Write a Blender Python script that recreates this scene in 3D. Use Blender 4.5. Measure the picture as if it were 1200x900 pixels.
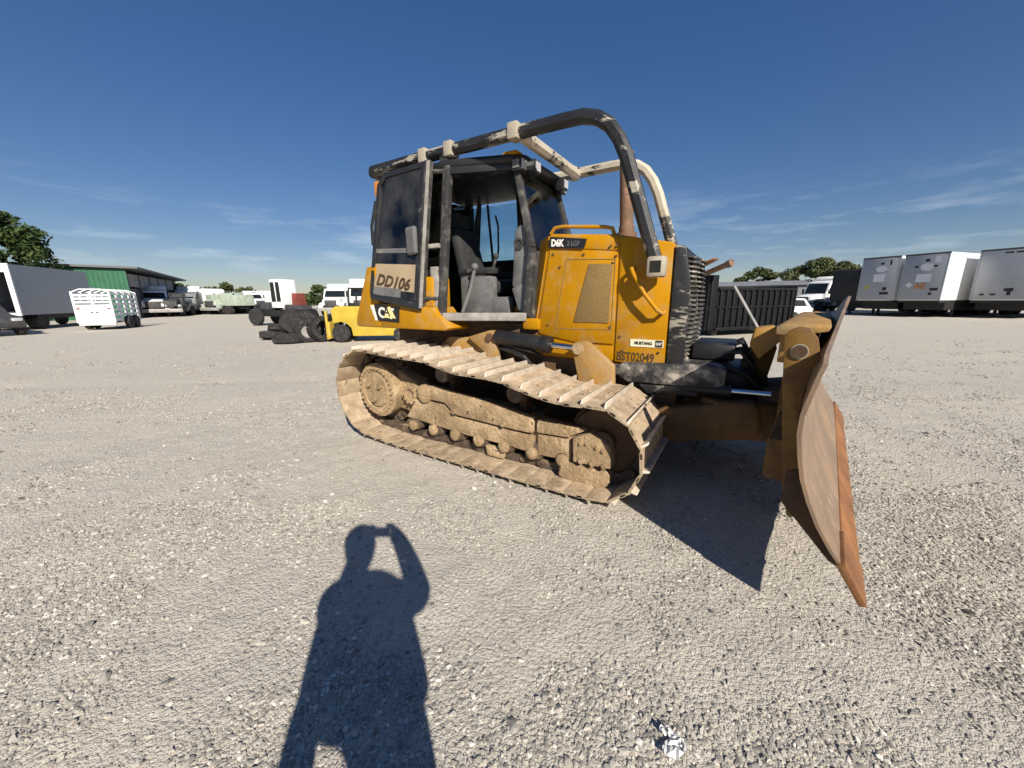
import bpy, bmesh, math, random
import numpy as np
from mathutils import Vector, Matrix, Euler
R = math.radians
random.seed(7); rng = np.random.default_rng(7)
for o in list(bpy.data.objects): bpy.data.objects.remove(o)
scn = bpy.context.scene
COL = scn.collection

# ------------------------------------------------------------------ camera
CAM_H = 1.5
cd = bpy.data.cameras.new('camera'); cam = bpy.data.objects.new('camera', cd); COL.objects.link(cam)
cd.sensor_width = 36; cd.lens = 12.99; cd.clip_start = .02; cd.clip_end = 3000
cam.location = (0, 0, CAM_H)
cam.rotation_euler = (Euler((R(90 - 13.0), 0, 0)).to_matrix() @ Euler((0, 0, R(-.4))).to_matrix()).to_euler()
scn.camera = cam

# ------------------------------------------------------------------ light
SUN_EL, SUN_AZ = 33.2, 20.9           # sun behind the camera, a little to the right
tosun = Vector((math.sin(R(SUN_AZ)) * math.cos(R(SUN_EL)), -math.cos(R(SUN_AZ)) * math.cos(R(SUN_EL)), math.sin(R(SUN_EL))))
ld = bpy.data.lights.new('sun', 'SUN'); sun = bpy.data.objects.new('sun', ld); COL.objects.link(sun)
ld.energy = 5.0; ld.angle = R(.53); ld.color = (1, .925, .81)
sun.rotation_euler = tosun.to_track_quat('Z', 'Y').to_euler()
sun.location = (6, -16, 12)

w = bpy.data.worlds.new('World'); scn.world = w; w.use_nodes = True
nt = w.node_tree; nt.nodes.clear()
def N(t, **k):
    n = nt.nodes.new(t)
    for a, b in k.items(): setattr(n, a, b)
    return n
out = N('ShaderNodeOutputWorld'); bg = N('ShaderNodeBackground')
sky = N('ShaderNodeTexSky'); sky.sky_type = 'NISHITA'; sky.sun_disc = False
sky.sun_elevation = R(SUN_EL); sky.sun_rotation = R(180 - SUN_AZ)
sky.air_density = 1.0; sky.dust_density = .1; sky.ozone_density = 2.0; sky.altitude = 100
bg.inputs['Strength'].default_value = .090
# thin fair-weather cloud wisps, low over the horizon
tc = N('ShaderNodeTexCoord'); sep = N('ShaderNodeSeparateXYZ'); nt.links.new(tc.outputs['Generated'], sep.inputs[0])
mp = N('ShaderNodeMapping'); mp.inputs['Scale'].default_value = (1.9, 1.9, 11); mp.inputs['Location'].default_value = (.35, .1, .2); nt.links.new(tc.outputs['Generated'], mp.inputs[0])
nz = N('ShaderNodeTexNoise'); nz.inputs['Scale'].default_value = 2.3; nz.inputs['Detail'].default_value = 9; nz.inputs['Roughness'].default_value = .62
nt.links.new(mp.outputs[0], nz.inputs['Vector'])
cr = N('ShaderNodeMapRange'); cr.inputs[1].default_value = .50; cr.inputs[2].default_value = .76; nt.links.new(nz.outputs['Fac'], cr.inputs[0])
b1 = N('ShaderNodeMapRange'); b1.inputs[1].default_value = .02; b1.inputs[2].default_value = .10; nt.links.new(sep.outputs['Z'], b1.inputs[0])
b2 = N('ShaderNodeMapRange'); b2.inputs[1].default_value = .08; b2.inputs[2].default_value = .25; b2.inputs[3].default_value = 1; b2.inputs[4].default_value = 0; nt.links.new(sep.outputs['Z'], b2.inputs[0])
m1 = N('ShaderNodeMath', operation='MULTIPLY'); nt.links.new(b1.outputs[0], m1.inputs[0]); nt.links.new(b2.outputs[0], m1.inputs[1])
m2 = N('ShaderNodeMath', operation='MULTIPLY'); nt.links.new(m1.outputs[0], m2.inputs[0]); nt.links.new(cr.outputs[0], m2.inputs[1])
m3 = N('ShaderNodeMath', operation='MULTIPLY'); nt.links.new(m2.outputs[0], m3.inputs[0]); m3.inputs[1].default_value = .62
cm = N('ShaderNodeMix', data_type='RGBA'); nt.links.new(m3.outputs[0], cm.inputs['Factor'])
hs = N('ShaderNodeHueSaturation'); hs.inputs['Saturation'].default_value = 1.50; hs.inputs['Hue'].default_value = .505; gmm = N('ShaderNodeGamma'); gmm.inputs[1].default_value = .72; nt.links.new(sky.outputs[0], gmm.inputs[0]); wb = N('ShaderNodeMix', data_type='RGBA', blend_type='MULTIPLY'); wb.inputs['Factor'].default_value = 1; wb.inputs['B'].default_value = (.86, .87, 1.0, 1); nt.links.new(gmm.outputs[0], hs.inputs['Color']); nt.links.new(hs.outputs[0], wb.inputs['A']); nt.links.new(wb.outputs['Result'], cm.inputs['A']); cm.inputs['B'].default_value = (6.4, 7.0, 7.8, 1)
nt.links.new(cm.outputs['Result'], bg.inputs['Color']); nt.links.new(bg.outputs[0], out.inputs[0])

vs = scn.view_settings; vs.view_transform = 'Standard'; vs.look = 'None'; vs.gamma = 1; vs.exposure = .45
vs.use_curve_mapping = False
scn.render.engine = 'CYCLES'

# ------------------------------------------------------------------ materials
MATS = {}
def mk(name, col, rough=.6, metal=0., var=.18, scale=3., dust=None, chip=None, bump=None, rnd=0., spec=.5, coord='Object', streak=None):
    """base colour with tone variation, + dust patches (col, amount 0..1, scale), + chips (col, amount, scale), + bump (strength, scale)"""
    m = bpy.data.materials.new(name); m.use_nodes = True; t = m.node_tree; t.nodes.clear()
    def nn(ty, **k):
        n = t.nodes.new(ty)
        for a, b in k.items(): setattr(n, a, b)
        return n
    L = t.links.new
    o = nn('ShaderNodeOutputMaterial'); p = nn('ShaderNodeBsdfPrincipled'); L(p.outputs[0], o.inputs[0])
    co = nn('ShaderNodeTexCoord'); vec = co.outputs[coord]
    oi = nn('ShaderNodeObjectInfo')
    if rnd:
        ad = nn('ShaderNodeVectorMath', operation='ADD'); sc_ = nn('ShaderNodeMath', operation='MULTIPLY'); sc_.inputs[1].default_value = 37
        L(oi.outputs['Random'], sc_.inputs[0]); L(vec, ad.inputs[0]); L(sc_.outputs[0], ad.inputs[1]); vec = ad.outputs[0]
    def noise(s, det=6, ro=.6, v=None):
        n = nn('ShaderNodeTexNoise'); n.inputs['Scale'].default_value = s; n.inputs['Detail'].default_value = det; n.inputs['Roughness'].default_value = ro
        L(v or vec, n.inputs['Vector']); return n.outputs['Fac']
    def rng_(f, a, b, c=0., d=1.):
        n = nn('ShaderNodeMapRange'); n.inputs[1].default_value = a; n.inputs[2].default_value = b; n.inputs[3].default_value = c; n.inputs[4].default_value = d
        L(f, n.inputs[0]); return n.outputs[0]
    def mix(f, A, B):
        n = nn('ShaderNodeMix', data_type='RGBA')
        if isinstance(f, float): n.inputs['Factor'].default_value = f
        else: L(f, n.inputs['Factor'])
        for k, v in (('A', A), ('B', B)):
            if isinstance(v, tuple): n.inputs[k].default_value = (*v[:3], 1)
            else: L(v, n.inputs[k])
        return n.outputs['Result']
    c0 = tuple(x * (1 - var) for x in col); c1 = tuple(min(1, x * (1 + var)) for x in col)
    c = mix(rng_(noise(scale), .32, .68), c0, c1)
    if rnd:
        c = mix(rng_(oi.outputs['Random'], 0, 1, 0, rnd), c, tuple(x * .55 for x in col))
    r = None
    if streak:
        mpn = nn('ShaderNodeMapping'); mpn.inputs['Scale'].default_value = (9, 9, .8); L(vec, mpn.inputs[0])
        c = mix(rng_(noise(streak[2], 5, .6, mpn.outputs[0]), .62 - .3 * streak[1], .80 - .2 * streak[1], 0, .75), c, streak[0])
    if dust:
        f = rng_(noise(dust[2], 8, .68), .72 - .45 * dust[1], .86 - .35 * dust[1], 0, .92); c = mix(f, c, dust[0]); r = rng_(f, 0, 1, rough, .92)
    if chip:
        cv = None
        if len(chip) > 3:
            cmp_ = nn('ShaderNodeMapping'); cmp_.inputs['Scale'].default_value = chip[3]; L(vec, cmp_.inputs[0]); cv = cmp_.outputs[0]
        f = rng_(noise(chip[2], 10, .72, cv), .74 - .42 * chip[1], .77 - .42 * chip[1]); c = mix(f, c, chip[0])
    L(c, p.inputs['Base Color'])
    if r is not None: L(r, p.inputs['Roughness'])
    else: p.inputs['Roughness'].default_value = rough
    p.inputs['Metallic'].default_value = metal
    p.inputs['Specular IOR Level'].default_value = spec
    if bump:
        b = nn('ShaderNodeBump'); b.inputs['Strength'].default_value = bump[0]; b.inputs['Distance'].default_value = .02 if bump[0] < .9 else .05
        L(noise(bump[1], 8, .7), b.inputs['Height']); L(b.outputs[0], p.inputs['Normal'])
    MATS[name] = m; return m
def glass(name, tint, gloss=.12, alpha=.75):
    m = bpy.data.materials.new(name); m.use_nodes = True; t = m.node_tree; t.nodes.clear(); L = t.links.new
    o = t.nodes.new('ShaderNodeOutputMaterial'); tr = t.nodes.new('ShaderNodeBsdfTransparent'); gl = t.nodes.new('ShaderNodeBsdfGlossy')
    df = t.nodes.new('ShaderNodeBsdfDiffuse'); mx0 = t.nodes.new('ShaderNodeMixShader'); mx = t.nodes.new('ShaderNodeMixShader'); fr = t.nodes.new('ShaderNodeFresnel')
    nz = t.nodes.new('ShaderNodeTexNoise'); nz.inputs['Scale'].default_value = 3; nz.inputs['Detail'].default_value = 7; mr = t.nodes.new('ShaderNodeMapRange')
    mr.inputs[1].default_value = .35; mr.inputs[2].default_value = .8; mr.inputs[3].default_value = .0; mr.inputs[4].default_value = (1 - alpha) * 2.2
    L(nz.outputs['Fac'], mr.inputs[0])
    tr.inputs[0].default_value = (*tint, 1); gl.inputs['Roughness'].default_value = .03; df.inputs[0].default_value = (.22, .21, .18, 1); fr.inputs['IOR'].default_value = 1.75
    L(mr.outputs[0], mx0.inputs[0]); L(tr.outputs[0], mx0.inputs[1]); L(df.outputs[0], mx0.inputs[2])
    L(fr.outputs[0], mx.inputs[0]); L(mx0.outputs[0], mx.inputs[1]); L(gl.outputs[0], mx.inputs[2]); L(mx.outputs[0], o.inputs[0])
    MATS[name] = m; return m
DUST = (.47, .37, .25); MUD = (.49, .345, .19)
mk('yellow', (.435, .200, .002), .42, 0, .13, 2.2, dust=((.40, .255, .10), .50, 3.8), bump=(.10, 9), streak=((.33, .165, .03), .35, 1.6), spec=.16, chip=((.17, .11, .055), .09, 14))
mk('yellow_muddy', (.36, .19, .035), .6, 0, .25, 3, dust=((.34, .235, .125), .72, 4.5), chip=((.17, .11, .06), .2, 9), bump=(.4, 26))
mk('blade_paint', (.22, .112, .012), .55, 0, .25, 3, dust=((.11, .058, .024), .66, 5), chip=((.045, .03, .018), .26, 8), bump=(.2, 18))
mk('mud', MUD, .95, 0, .34, 5, dust=((.74, .57, .37), .46, 5), bump=(1., 30), chip=((.15, .095, .055), .30, 10), streak=((.30, .20, .105), .22, 1.2))
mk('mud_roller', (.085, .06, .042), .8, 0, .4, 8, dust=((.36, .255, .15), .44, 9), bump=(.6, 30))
mk('shoe', (.44, .335, .22), .75, .1, .35, 6, dust=((.58, .465, .33), .5, 8), chip=((.15, .105, .075), .28, 9), bump=(.7, 34), rnd=.35)
mk('shoe_edge', (.53, .46, .37), .6, .1, .25, 9, dust=((.40, .315, .225), .55, 7), bump=(.2, 40))
mk('black_worn', (.018, .018, .019), .45, 0, .3, 4, chip=((.36, .325, .26), .44, 5., (.28, 1.2, 1.)), dust=((.20, .17, .13), .2, 6), bump=(.12, 20))
mk('black_cream', (.45, .40, .31), .5, 0, .2, 4, chip=((.025, .025, .025), .42, 4.5, (.3, .6, .7)), bump=(.12, 20))
mk('cream_worn', (.38, .335, .26), .55, 0, .2, 5, chip=((.05, .045, .04), .18, 4.5), bump=(.15, 22))
mk('guard_worn', (.026, .026, .028), .6, 0, .3, 5, dust=((.32, .285, .24), .52, 5), chip=((.44, .40, .34), .33, 5), bump=(.5, 22))
mk('black', (.013, .013, .014), .5, 0, .3, 6, dust=((.10, .09, .075), .25, 6))
mk('cab_black', (.018, .018, .02), .45, 0, .3, 5, dust=((.26, .235, .20), .30, 5), chip=((.38, .35, .30), .14, 7))
mk('cab_grey', (.04, .039, .038), .5, 0, .3, 5, dust=((.17, .155, .13), .48, 9), chip=((.40, .37, .32), .10, 14))
mk('dusty_sill', (.30, .28, .25), .8, 0, .3, 8, chip=((.06, .055, .05), .26, 9), bump=(.3, 40))
mk('interior', (.035, .034, .033), .75, 0, .3, 6, dust=((.22, .20, .17), .38, 7))
mk('interior_grey', (.13, .13, .13), .7, 0, .25, 6, dust=((.28, .26, .22), .4, 7))
mk('seat_fabric', (.022, .022, .024), .85, 0, .3, 9, dust=((.2, .18, .15), .3, 8))
mk('chrome', (.55, .56, .58), .12, 1., .05, 9)
mk('rust_pipe', (.17, .10, .062), .8, .1, .35, 6, dust=((.36, .23, .14), .45, 9), bump=(.3, 40))
mk('rust', (.235, .103, .038), .75, .15, .35, 4, dust=((.17, .075, .035), .5, 6), chip=((.42, .23, .11), .18, 10), bump=(.35, 30))
mk('rust_dark', (.10, .055, .028), .8, .1, .4, 4, dust=((.19, .11, .05), .4, 6), bump=(.3, 20))
mk('hole_dark', (.01, .009, .008), .9)
mk('slat_worn', (.05, .05, .05), .6, 0, .3, 5, dust=((.30, .27, .22), .5, 5), chip=((.50, .46, .39), .34, 5), bump=(.4, 22))
mk('vent', (.235, .15, .05), .85, 0, .3, 90, dust=((.30, .215, .11), .45, 5), bump=(.5, 160))
mk('decal_black', (.012, .012, .014), .4, 0, .2, 8, dust=((.2, .17, .12), .14, 9))
mk('decal_white', (.78, .76, .70), .5, 0, .08, 8)
mk('decal_grey', (.12, .12, .13), .5, 0, .3, 8)
mk('decal_cream', (.74, .70, .50), .5, 0, .1, 8, chip=((.6, .45, .12), .08, 12))
mk('decal_yellow', (.72, .66, .30), .5, 0, .1, 8)
mk('stencil', (.05, .03, .012), .8, 0, .4, 20, chip=((.40, .20, .02), .24, 16))
mk('reflection_tan', (.36, .27, .17), .6, 0, .12, 4, dust=((.42, .33, .22), .35, 6))
mk('lamp_lens', (.45, .45, .44), .15)
mk('orange', (.62, .24, .03), .4)
# bare steel of the mouldboard: scratched, earth-stained
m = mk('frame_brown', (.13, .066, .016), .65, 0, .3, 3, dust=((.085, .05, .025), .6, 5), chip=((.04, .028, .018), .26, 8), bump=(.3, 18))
mk('moldboard', (.24, .165, .11), .5, .2, .22, 3, dust=((.31, .18, .095), .38, 3), streak=((.50, .43, .36), .16, 2.2), bump=(.15, 15))
glass('cab_glass', (.78, .90, .91), alpha=.97)
glass('door_glass', (.80, .90, .89), alpha=.86)
# background
mk('white_paint', (.78, .78, .76), .45, 0, .06, .8, streak=((.55, .52, .47), .12, 1.2))
mk('white_clean', (.82, .82, .81), .4, 0, .04, 1)
mk('trailer_grey', (.33, .35, .385), .45, .2, .06, .6, streak=((.36, .35, .33), .18, 1.5))
mk('green_metal', (.014, .11, .052), .5, 0, .15, 1.5)
mk('roof_metal', (.12, .125, .135), .6, .1, .1, 1)
mk('grey_panel', (.20, .205, .215), .7, 0, .2, 1.2, chip=((.14, .14, .14), .14, 3))
mk('dark', (.014, .014, .015), .6, 0, .3, 4)
mk('dark_grey', (.05, .05, .052), .65, 0, .3, 4)
mk('tyre', (.022, .021, .021), .85, 0, .3, 8, dust=((.16, .145, .125), .38, 8), bump=(.3, 30))
mk('rim_grey', (.34, .33, .31), .55, .2, .2, 9)
mk('rim_dark', (.07, .07, .07), .6, .1, .2, 9)
mk('fork_yellow', (.50, .36, .04), .5, 0, .15, 2, dust=((.45, .34, .14), .35, 3))
mk('skip_black', (.006, .0065, .008), .6, 0, .3, 3, dust=((.022, .021, .020), .35, 4), spec=.25)
mk('window_dark', (.012, .016, .019), .08, 0, .1, 2)
mk('pale_green', (.36, .42, .34), .6, 0, .2, 3)
mk('truck_blue', (.045, .07, .10), .35, 0, .2, 2)
mk('red_brown', (.20, .045, .03), .6, 0, .3, 3)
mk('bark', (.10, .075, .05), .95, 0, .3, 8, bump=(.6, 25))
mk('cloth_dark', (.04, .045, .06), .9, 0, .2, 20, bump=(.2, 60))
mk('jeans', (.05, .065, .11), .9, 0, .2, 30)
mk('skin', (.42, .26, .18), .6, 0, .08, 20)
mk('hair', (.03, .022, .016), .7, 0, .3, 60)
mk('plastic_white', (.58, .58, .57), .45, 0, .2, 30, dust=((.40, .37, .32), .35, 25))
mk('board', (.33, .24, .15), .8, 0, .2, 4)
def leafmat(name, a, b):
    m = bpy.data.materials.new(name); m.use_nodes = True; t = m.node_tree; L = t.links.new
    p = t.nodes['Principled BSDF']; p.inputs['Roughness'].default_value = .65; p.inputs['Specular IOR Level'].default_value = .25
    g = t.nodes.new('ShaderNodeNewGeometry'); mx = t.nodes.new('ShaderNodeMix'); mx.data_type = 'RGBA'
    L(g.outputs['Random Per Island'], mx.inputs['Factor']); mx.inputs['A'].default_value = (*a, 1); mx.inputs['B'].default_value = (*b, 1)
    L(mx.outputs['Result'], p.inputs['Base Color']); MATS[name] = m
leafmat('leaf', (.022, .045, .012), (.075, .105, .030))
leafmat('leaf_olive', (.040, .060, .020), (.11, .12, .045))

# ------------------------------------------------------------------ mesh helpers
class MB:
    def __init__(s): s.v = []; s.f = []
    def add(s, vs, fs, M=None):
        n = len(s.v)
        s.v += [tuple(M @ Vector(v)) if M is not None else tuple(v) for v in vs]
        s.f += [tuple(i + n for i in f) for f in fs]; return s
    def box(s, x0, x1, y0, y1, z0, z1, M=None):
        return s.add([(x0,y0,z0),(x1,y0,z0),(x1,y1,z0),(x0,y1,z0),(x0,y0,z1),(x1,y0,z1),(x1,y1,z1),(x0,y1,z1)],
                     [(0,3,2,1),(4,5,6,7),(0,1,5,4),(1,2,6,5),(2,3,7,6),(3,0,4,7)], M)
    def hexa(s, p):   # p: 4 bottom (ccw from above) + 4 top
        return s.add(p, [(0,3,2,1),(4,5,6,7),(0,1,5,4),(1,2,6,5),(2,3,7,6),(3,0,4,7)])
    def prism(s, pts, a, b, axis='y', M=None):
        """polygon extruded along axis from a to b; pts are (x,z) for y, (x,y) for z, (y,z) for x"""
        ar = sum(p[0]*q[1]-q[0]*p[1] for p, q in zip(pts, pts[1:]+pts[:1]))
        if ar < 0: pts = pts[::-1]
        n = len(pts)
        f = {'y': lambda p, h: (p[0], h, p[1]), 'z': lambda p, h: (p[0], p[1], h), 'x': lambda p, h: (h, p[0], p[1])}[axis]
        lo, hi = min(a, b), max(a, b)
        vs = [f(p, lo) for p in pts] + [f(p, hi) for p in pts]
        flip = axis == 'y'
        fs = [tuple(range(n-1, -1, -1)), tuple(range(n, 2*n))] + [(i, (i+1) % n, n+(i+1) % n, n+i) for i in range(n)]
        if flip: fs = [q[::-1] for q in fs]
        return s.add(vs, fs, M)
    def cyl(s, p0, p1, r0, r1=None, n=16, cap=True):
        p0, p1 = Vector(p0), Vector(p1); r1 = r0 if r1 is None else r1
        d = (p1-p0).normalized(); a = d.orthogonal().normalized(); b = d.cross(a)
        vs = []
        for p, r in ((p0, r0), (p1, r1)):
            for i in range(n):
                t = 2*math.pi*i/n; vs.append(p + a*r*math.cos(t) + b*r*math.sin(t))
        fs = [(i, (i+1) % n, n+(i+1) % n, n+i) for i in range(n)]
        if cap: fs += [tuple(range(n-1, -1, -1)), tuple(range(n, 2*n))]
        return s.add(vs, fs)
    def tube(s, path, r, n=8, up=None, rot=0., closed=False, flat=1.):
        P = [Vector(p) for p in path]; m = len(P); vs = []; rs = r if isinstance(r, (list, tuple)) else [r]*m
        up = Vector(up) if up else None; prev = None
        for i in range(m):
            if closed: d = (P[(i+1) % m]-P[i-1]).normalized()
            else: d = (P[min(i+1, m-1)]-P[max(i-1, 0)]).normalized()
            if up is not None: a = up.cross(d).normalized()
            elif prev is None: a = d.orthogonal().normalized()
            else: a = (prev - d*prev.dot(d)).normalized()
            prev = a; b = d.cross(a)
            for k in range(n):
                t = 2*math.pi*(k+.5)/n + rot; vs.append(P[i] + a*rs[i]*math.cos(t) + b*rs[i]*flat*math.sin(t))
        fs = []
        for i in range(m if closed else m-1):
            j = (i+1) % m
            for k in range(n): fs.append((i*n+k, i*n+(k+1) % n, j*n+(k+1) % n, j*n+k))
        if not closed: fs += [tuple(range(n-1, -1, -1)), tuple(range((m-1)*n, m*n))]
        return s.add(vs, fs)
    def lathe(s, prof, c, axis='y', n=24, M=None):
        """prof: list of (r, h) around axis through c"""
        vs = []; m = len(prof)
        for (r, h) in prof:
            for k in range(n):
                t = 2*math.pi*k/n; a, b = r*math.cos(t), r*math.sin(t)
                vs.append({'y': (c[0]+a, c[1]+h, c[2]+b), 'x': (c[0]+h, c[1]+a, c[2]+b), 'z': (c[0]+a, c[1]+b, c[2]+h)}[axis])
        fs = [(i*n+k, i*n+(k+1) % n, (i+1)*n+(k+1) % n, (i+1)*n+k) for i in range(m-1) for k in range(n)]
        fs += [tuple(range(n-1, -1, -1)), tuple(range((m-1)*n, m*n))]
        return s.add(vs, fs, M)
    def ball(s, c, r, sc=(1,1,1), n=10):
        prof = []
        for i in range(1, n): t = math.pi*i/n; prof.append((r*math.sin(t), -r*math.cos(t)))
        M = Matrix.Translation(c) @ Matrix.Diagonal((*sc, 1))
        return s.lathe(prof, (0,0,0), 'z', 2*n, M)
    def build(s, name, mat, parent=None, bevel=0., seg=2, smooth=None, kind=None, M=None):
        me = bpy.data.meshes.new(name); me.from_pydata(s.v, [], s.f)
        bm = bmesh.new(); bm.from_mesh(me)
        bmesh.ops.recalc_face_normals(bm, faces=bm.faces)
        if bevel:
            ed = [e for e in bm.edges if len(e.link_faces) == 2 and e.calc_face_angle(0) > R(30)]
            bmesh.ops.bevel(bm, geom=ed, offset=bevel, segments=seg, profile=.5, affect='EDGES', clamp_overlap=True)
        for e in bm.edges:
            if len(e.link_faces) == 2: e.smooth = e.calc_face_angle(0) < R(38)
        for f in bm.faces: f.smooth = True if smooth is None else smooth
        bm.to_mesh(me); bm.free()
        return link(name, me, mat, parent, kind, M)
def link(name, me, mat=None, parent=None, kind=None, M=None):
    if mat is not None and not me.materials: me.materials.append(MATS[mat] if isinstance(mat, str) else mat)
    o = bpy.data.objects.new(name, me); COL.objects.link(o)
    if parent is not None: o.parent = parent
    if M is not None: o.matrix_local = M
    if kind: o['kind'] = kind
    return o
def thing(name, label, cat, loc=(0,0,0), rz=0., group=None):
    o = bpy.data.objects.new(name, None); COL.objects.link(o); o.empty_display_size = .3
    o.location = loc; o.rotation_euler = (0, 0, rz); return tag(o, label, cat, group)
def tag(o, label, cat, group=None):
    o['label'] = label; o['category'] = cat
    if group: o['group'] = group
    return o
def copy_tree(o, parent=None):
    c = o.copy(); COL.objects.link(c); c.parent = parent
    for ch in [x for x in bpy.data.objects if x.parent is o]: copy_tree(ch, c)
    return c
def text(s, size, mat, parent, loc, name='lettering', xdir=(1,0,0), ydir=(0,0,1), shear=0., bold=0., wx=1., ext=.0012):
    cu = bpy.data.curves.new(name, 'FONT'); cu.body = s; cu.size = size; cu.shear = shear; cu.offset = bold; cu.extrude = ext; cu.align_x = 'LEFT'; cu.resolution_u = 3
    t = bpy.data.objects.new(name, cu); COL.objects.link(t); bpy.context.view_layer.update()
    me = bpy.data.meshes.new_from_object(t.evaluated_get(bpy.context.evaluated_depsgraph_get()))
    bpy.data.objects.remove(t); bpy.data.curves.remove(cu)
    x = Vector(xdir).normalized(); y = Vector(ydir).normalized(); z = x.cross(y)
    M = Matrix(((x.x, y.x, z.x, 0), (x.y, y.y, z.y, 0), (x.z, y.z, z.z, 0), (0, 0, 0, 1)))
    me.transform(Matrix.Translation(loc) @ M @ Matrix.Diagonal((wx, 1, 1, 1)))
    me.materials.clear()
    return link(name, me, mat, parent)
def arc(c, r, a0, a1, n):
    return [(c[0]+r*math.cos(R(a0+(a1-a0)*i/n)), c[1]+r*math.sin(R(a0+(a1-a0)*i/n))) for i in range(n+1)]

# ------------------------------------------------------------------ ground
def vnoise(x, y, seed=0):
    xi = np.floor(x).astype(np.int64); yi = np.floor(y).astype(np.int64); fx = x-xi; fy = y-yi
    fx = fx*fx*(3-2*fx); fy = fy*fy*(3-2*fy)
    def h(a, b):
        n = (a*374761393 + b*668265263 + seed*974634777) & 0xffffffff
        n = ((n ^ (n >> 13))*1274126177) & 0xffffffff
        return ((n ^ (n >> 16)) & 0xffff)/65535.
    return (h(xi, yi)*(1-fx)+h(xi+1, yi)*fx)*(1-fy)+(h(xi, yi+1)*(1-fx)+h(xi+1, yi+1)*fx)*fy
def gheight(x, y):
    near = np.clip(1.4-np.hypot(x, y-3)/14, 0, 1)
    z = (vnoise(x*.7, y*.7, 1)-.5)*.030 + (vnoise(x*2.3, y*2.3, 2)-.5)*.018 + (vnoise(x*7, y*7, 3)-.5)*.009*near + (vnoise(x*17, y*17, 4)-.5)*.006*near
    # old, faint wheel ruts that cross the yard
    u = (x*.83+y*.55)
    z = z - .012*np.exp(-((y-7.5-.10*x)/.22)**2) - .012*np.exp(-((y-9.3-.10*x)/.22)**2)
    return z - .022
def axis(lo, hi, step, far):
    a = list(np.arange(lo, hi+1e-6, step)); s = step; v = a[-1]
    while v < far: s *= 1.16; v += s; a.append(v)
    s = step; v = a[0]; pre = []
    while v > -far: s *= 1.16; v -= s; pre.append(v)
    return np.array(pre[::-1]+a)
gx = axis(-4.2, 4.8, .034, 900); gy = axis(.3, 6.4, .034, 900)
XX, YY = np.meshgrid(gx, gy); ZZ = gheight(XX, YY)
far = np.clip((np.hypot(XX, YY)-14)/30, 0, 1); ZZ = ZZ*(1-far)
nx, ny = len(gx), len(gy)
vv = np.stack([XX, YY, ZZ], -1).reshape(-1, 3)
ii = (np.arange(ny-1)[:, None]*nx+np.arange(nx-1)[None]).reshape(-1)
ff = np.stack([ii, ii+1, ii+nx+1, ii+nx], -1)
def np_mesh(name, v, f):
    me = bpy.data.meshes.new(name); k = f.shape[1]
    me.vertices.add(len(v)); me.vertices.foreach_set('co', np.ascontiguousarray(v, np.float32).ravel())
    me.loops.add(f.size); me.loops.foreach_set('vertex_index', np.ascontiguousarray(f, np.int32).ravel())
    me.polygons.add(len(f)); me.polygons.foreach_set('loop_start', np.arange(0, f.size, k, dtype=np.int32)); me.polygons.foreach_set('loop_total', np.full(len(f), k, np.int32))
    me.update(calc_edges=True); return me
gm = bpy.data.materials.new('gravel_ground'); gm.use_nodes = True; t = gm.node_tree; t.nodes.clear(); L = t.links.new
def g_(ty, **k):
    n = t.nodes.new(ty)
    for a, b in k.items(): setattr(n, a, b)
    return n
go = g_('ShaderNodeOutputMaterial'); gp = g_('ShaderNodeBsdfPrincipled'); L(gp.outputs[0], go.inputs[0]); gc = g_('ShaderNodeTexCoord')
def gn(scale, det=6, ro=.6):
    n = g_('ShaderNodeTexNoise'); n.inputs['Scale'].default_value = scale; n.inputs['Detail'].default_value = det; n.inputs['Roughness'].default_value = ro; L(gc.outputs['Object'], n.inputs['Vector']); return n.outputs['Fac']
def gr(f, a, b, c=0., d=1.):
    n = g_('ShaderNodeMapRange'); L(f, n.inputs[0])
    for i, q in enumerate((a, b, c, d)): n.inputs[i+1].default_value = q
    return n.outputs[0]
def gmix(f, A, B, bt='MIX'):
    n = g_('ShaderNodeMix', data_type='RGBA', blend_type=bt)
    if isinstance(f, float): n.inputs['Factor'].default_value = f
    else: L(f, n.inputs['Factor'])
    for k, q in (('A', A), ('B', B)):
        if isinstance(q, tuple): n.inputs[k].default_value = (*q, 1)
        else: L(q, n.inputs[k])
    return n.outputs['Result']
def gv(scale, what='Color', feat='F1'):
    n = g_('ShaderNodeTexVoronoi', feature=feat); n.inputs['Scale'].default_value = scale; L(gc.outputs['Object'], n.inputs['Vector']); return n.outputs[what]
base = gmix(gr(gn(.16, 5, .6), .36, .64), (.49, .46, .405), (.60, .545, .46))           # grey crushed stone / beige fines
base = gmix(gr(gn(.9, 7, .65), .42, .70), base, (.63, .565, .46))
base = gmix(gr(gn(5.5, 8, .7), .46, .76, 0, .6), base, (.45, .405, .345))
sp = g_('ShaderNodeSeparateColor'); L(gv(55), sp.inputs[0])
stone = gmix(gr(sp.outputs[0], 0, 1), (.36, .33, .28), (.70, .64, .545))
base = gmix(gr(gn(2.6, 5, .65), .40, .66, .15, .60), base, stone)
sp2 = g_('ShaderNodeSeparateColor'); L(gv(150), sp2.inputs[0])
base = gmix(.35, base, gmix(gr(sp2.outputs[0], 0, 1), (.33, .30, .255), (.70, .64, .545)))
L(base, gp.inputs['Base Color']); gp.inputs['Roughness'].default_value = .95; gp.inputs['Specular IOR Level'].default_value = .15
bA = g_('ShaderNodeBump'); bA.inputs['Strength'].default_value = .8; bA.inputs['Distance'].default_value = .008; L(gv(55, 'Distance'), bA.inputs['Height']); bA.invert = True
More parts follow.
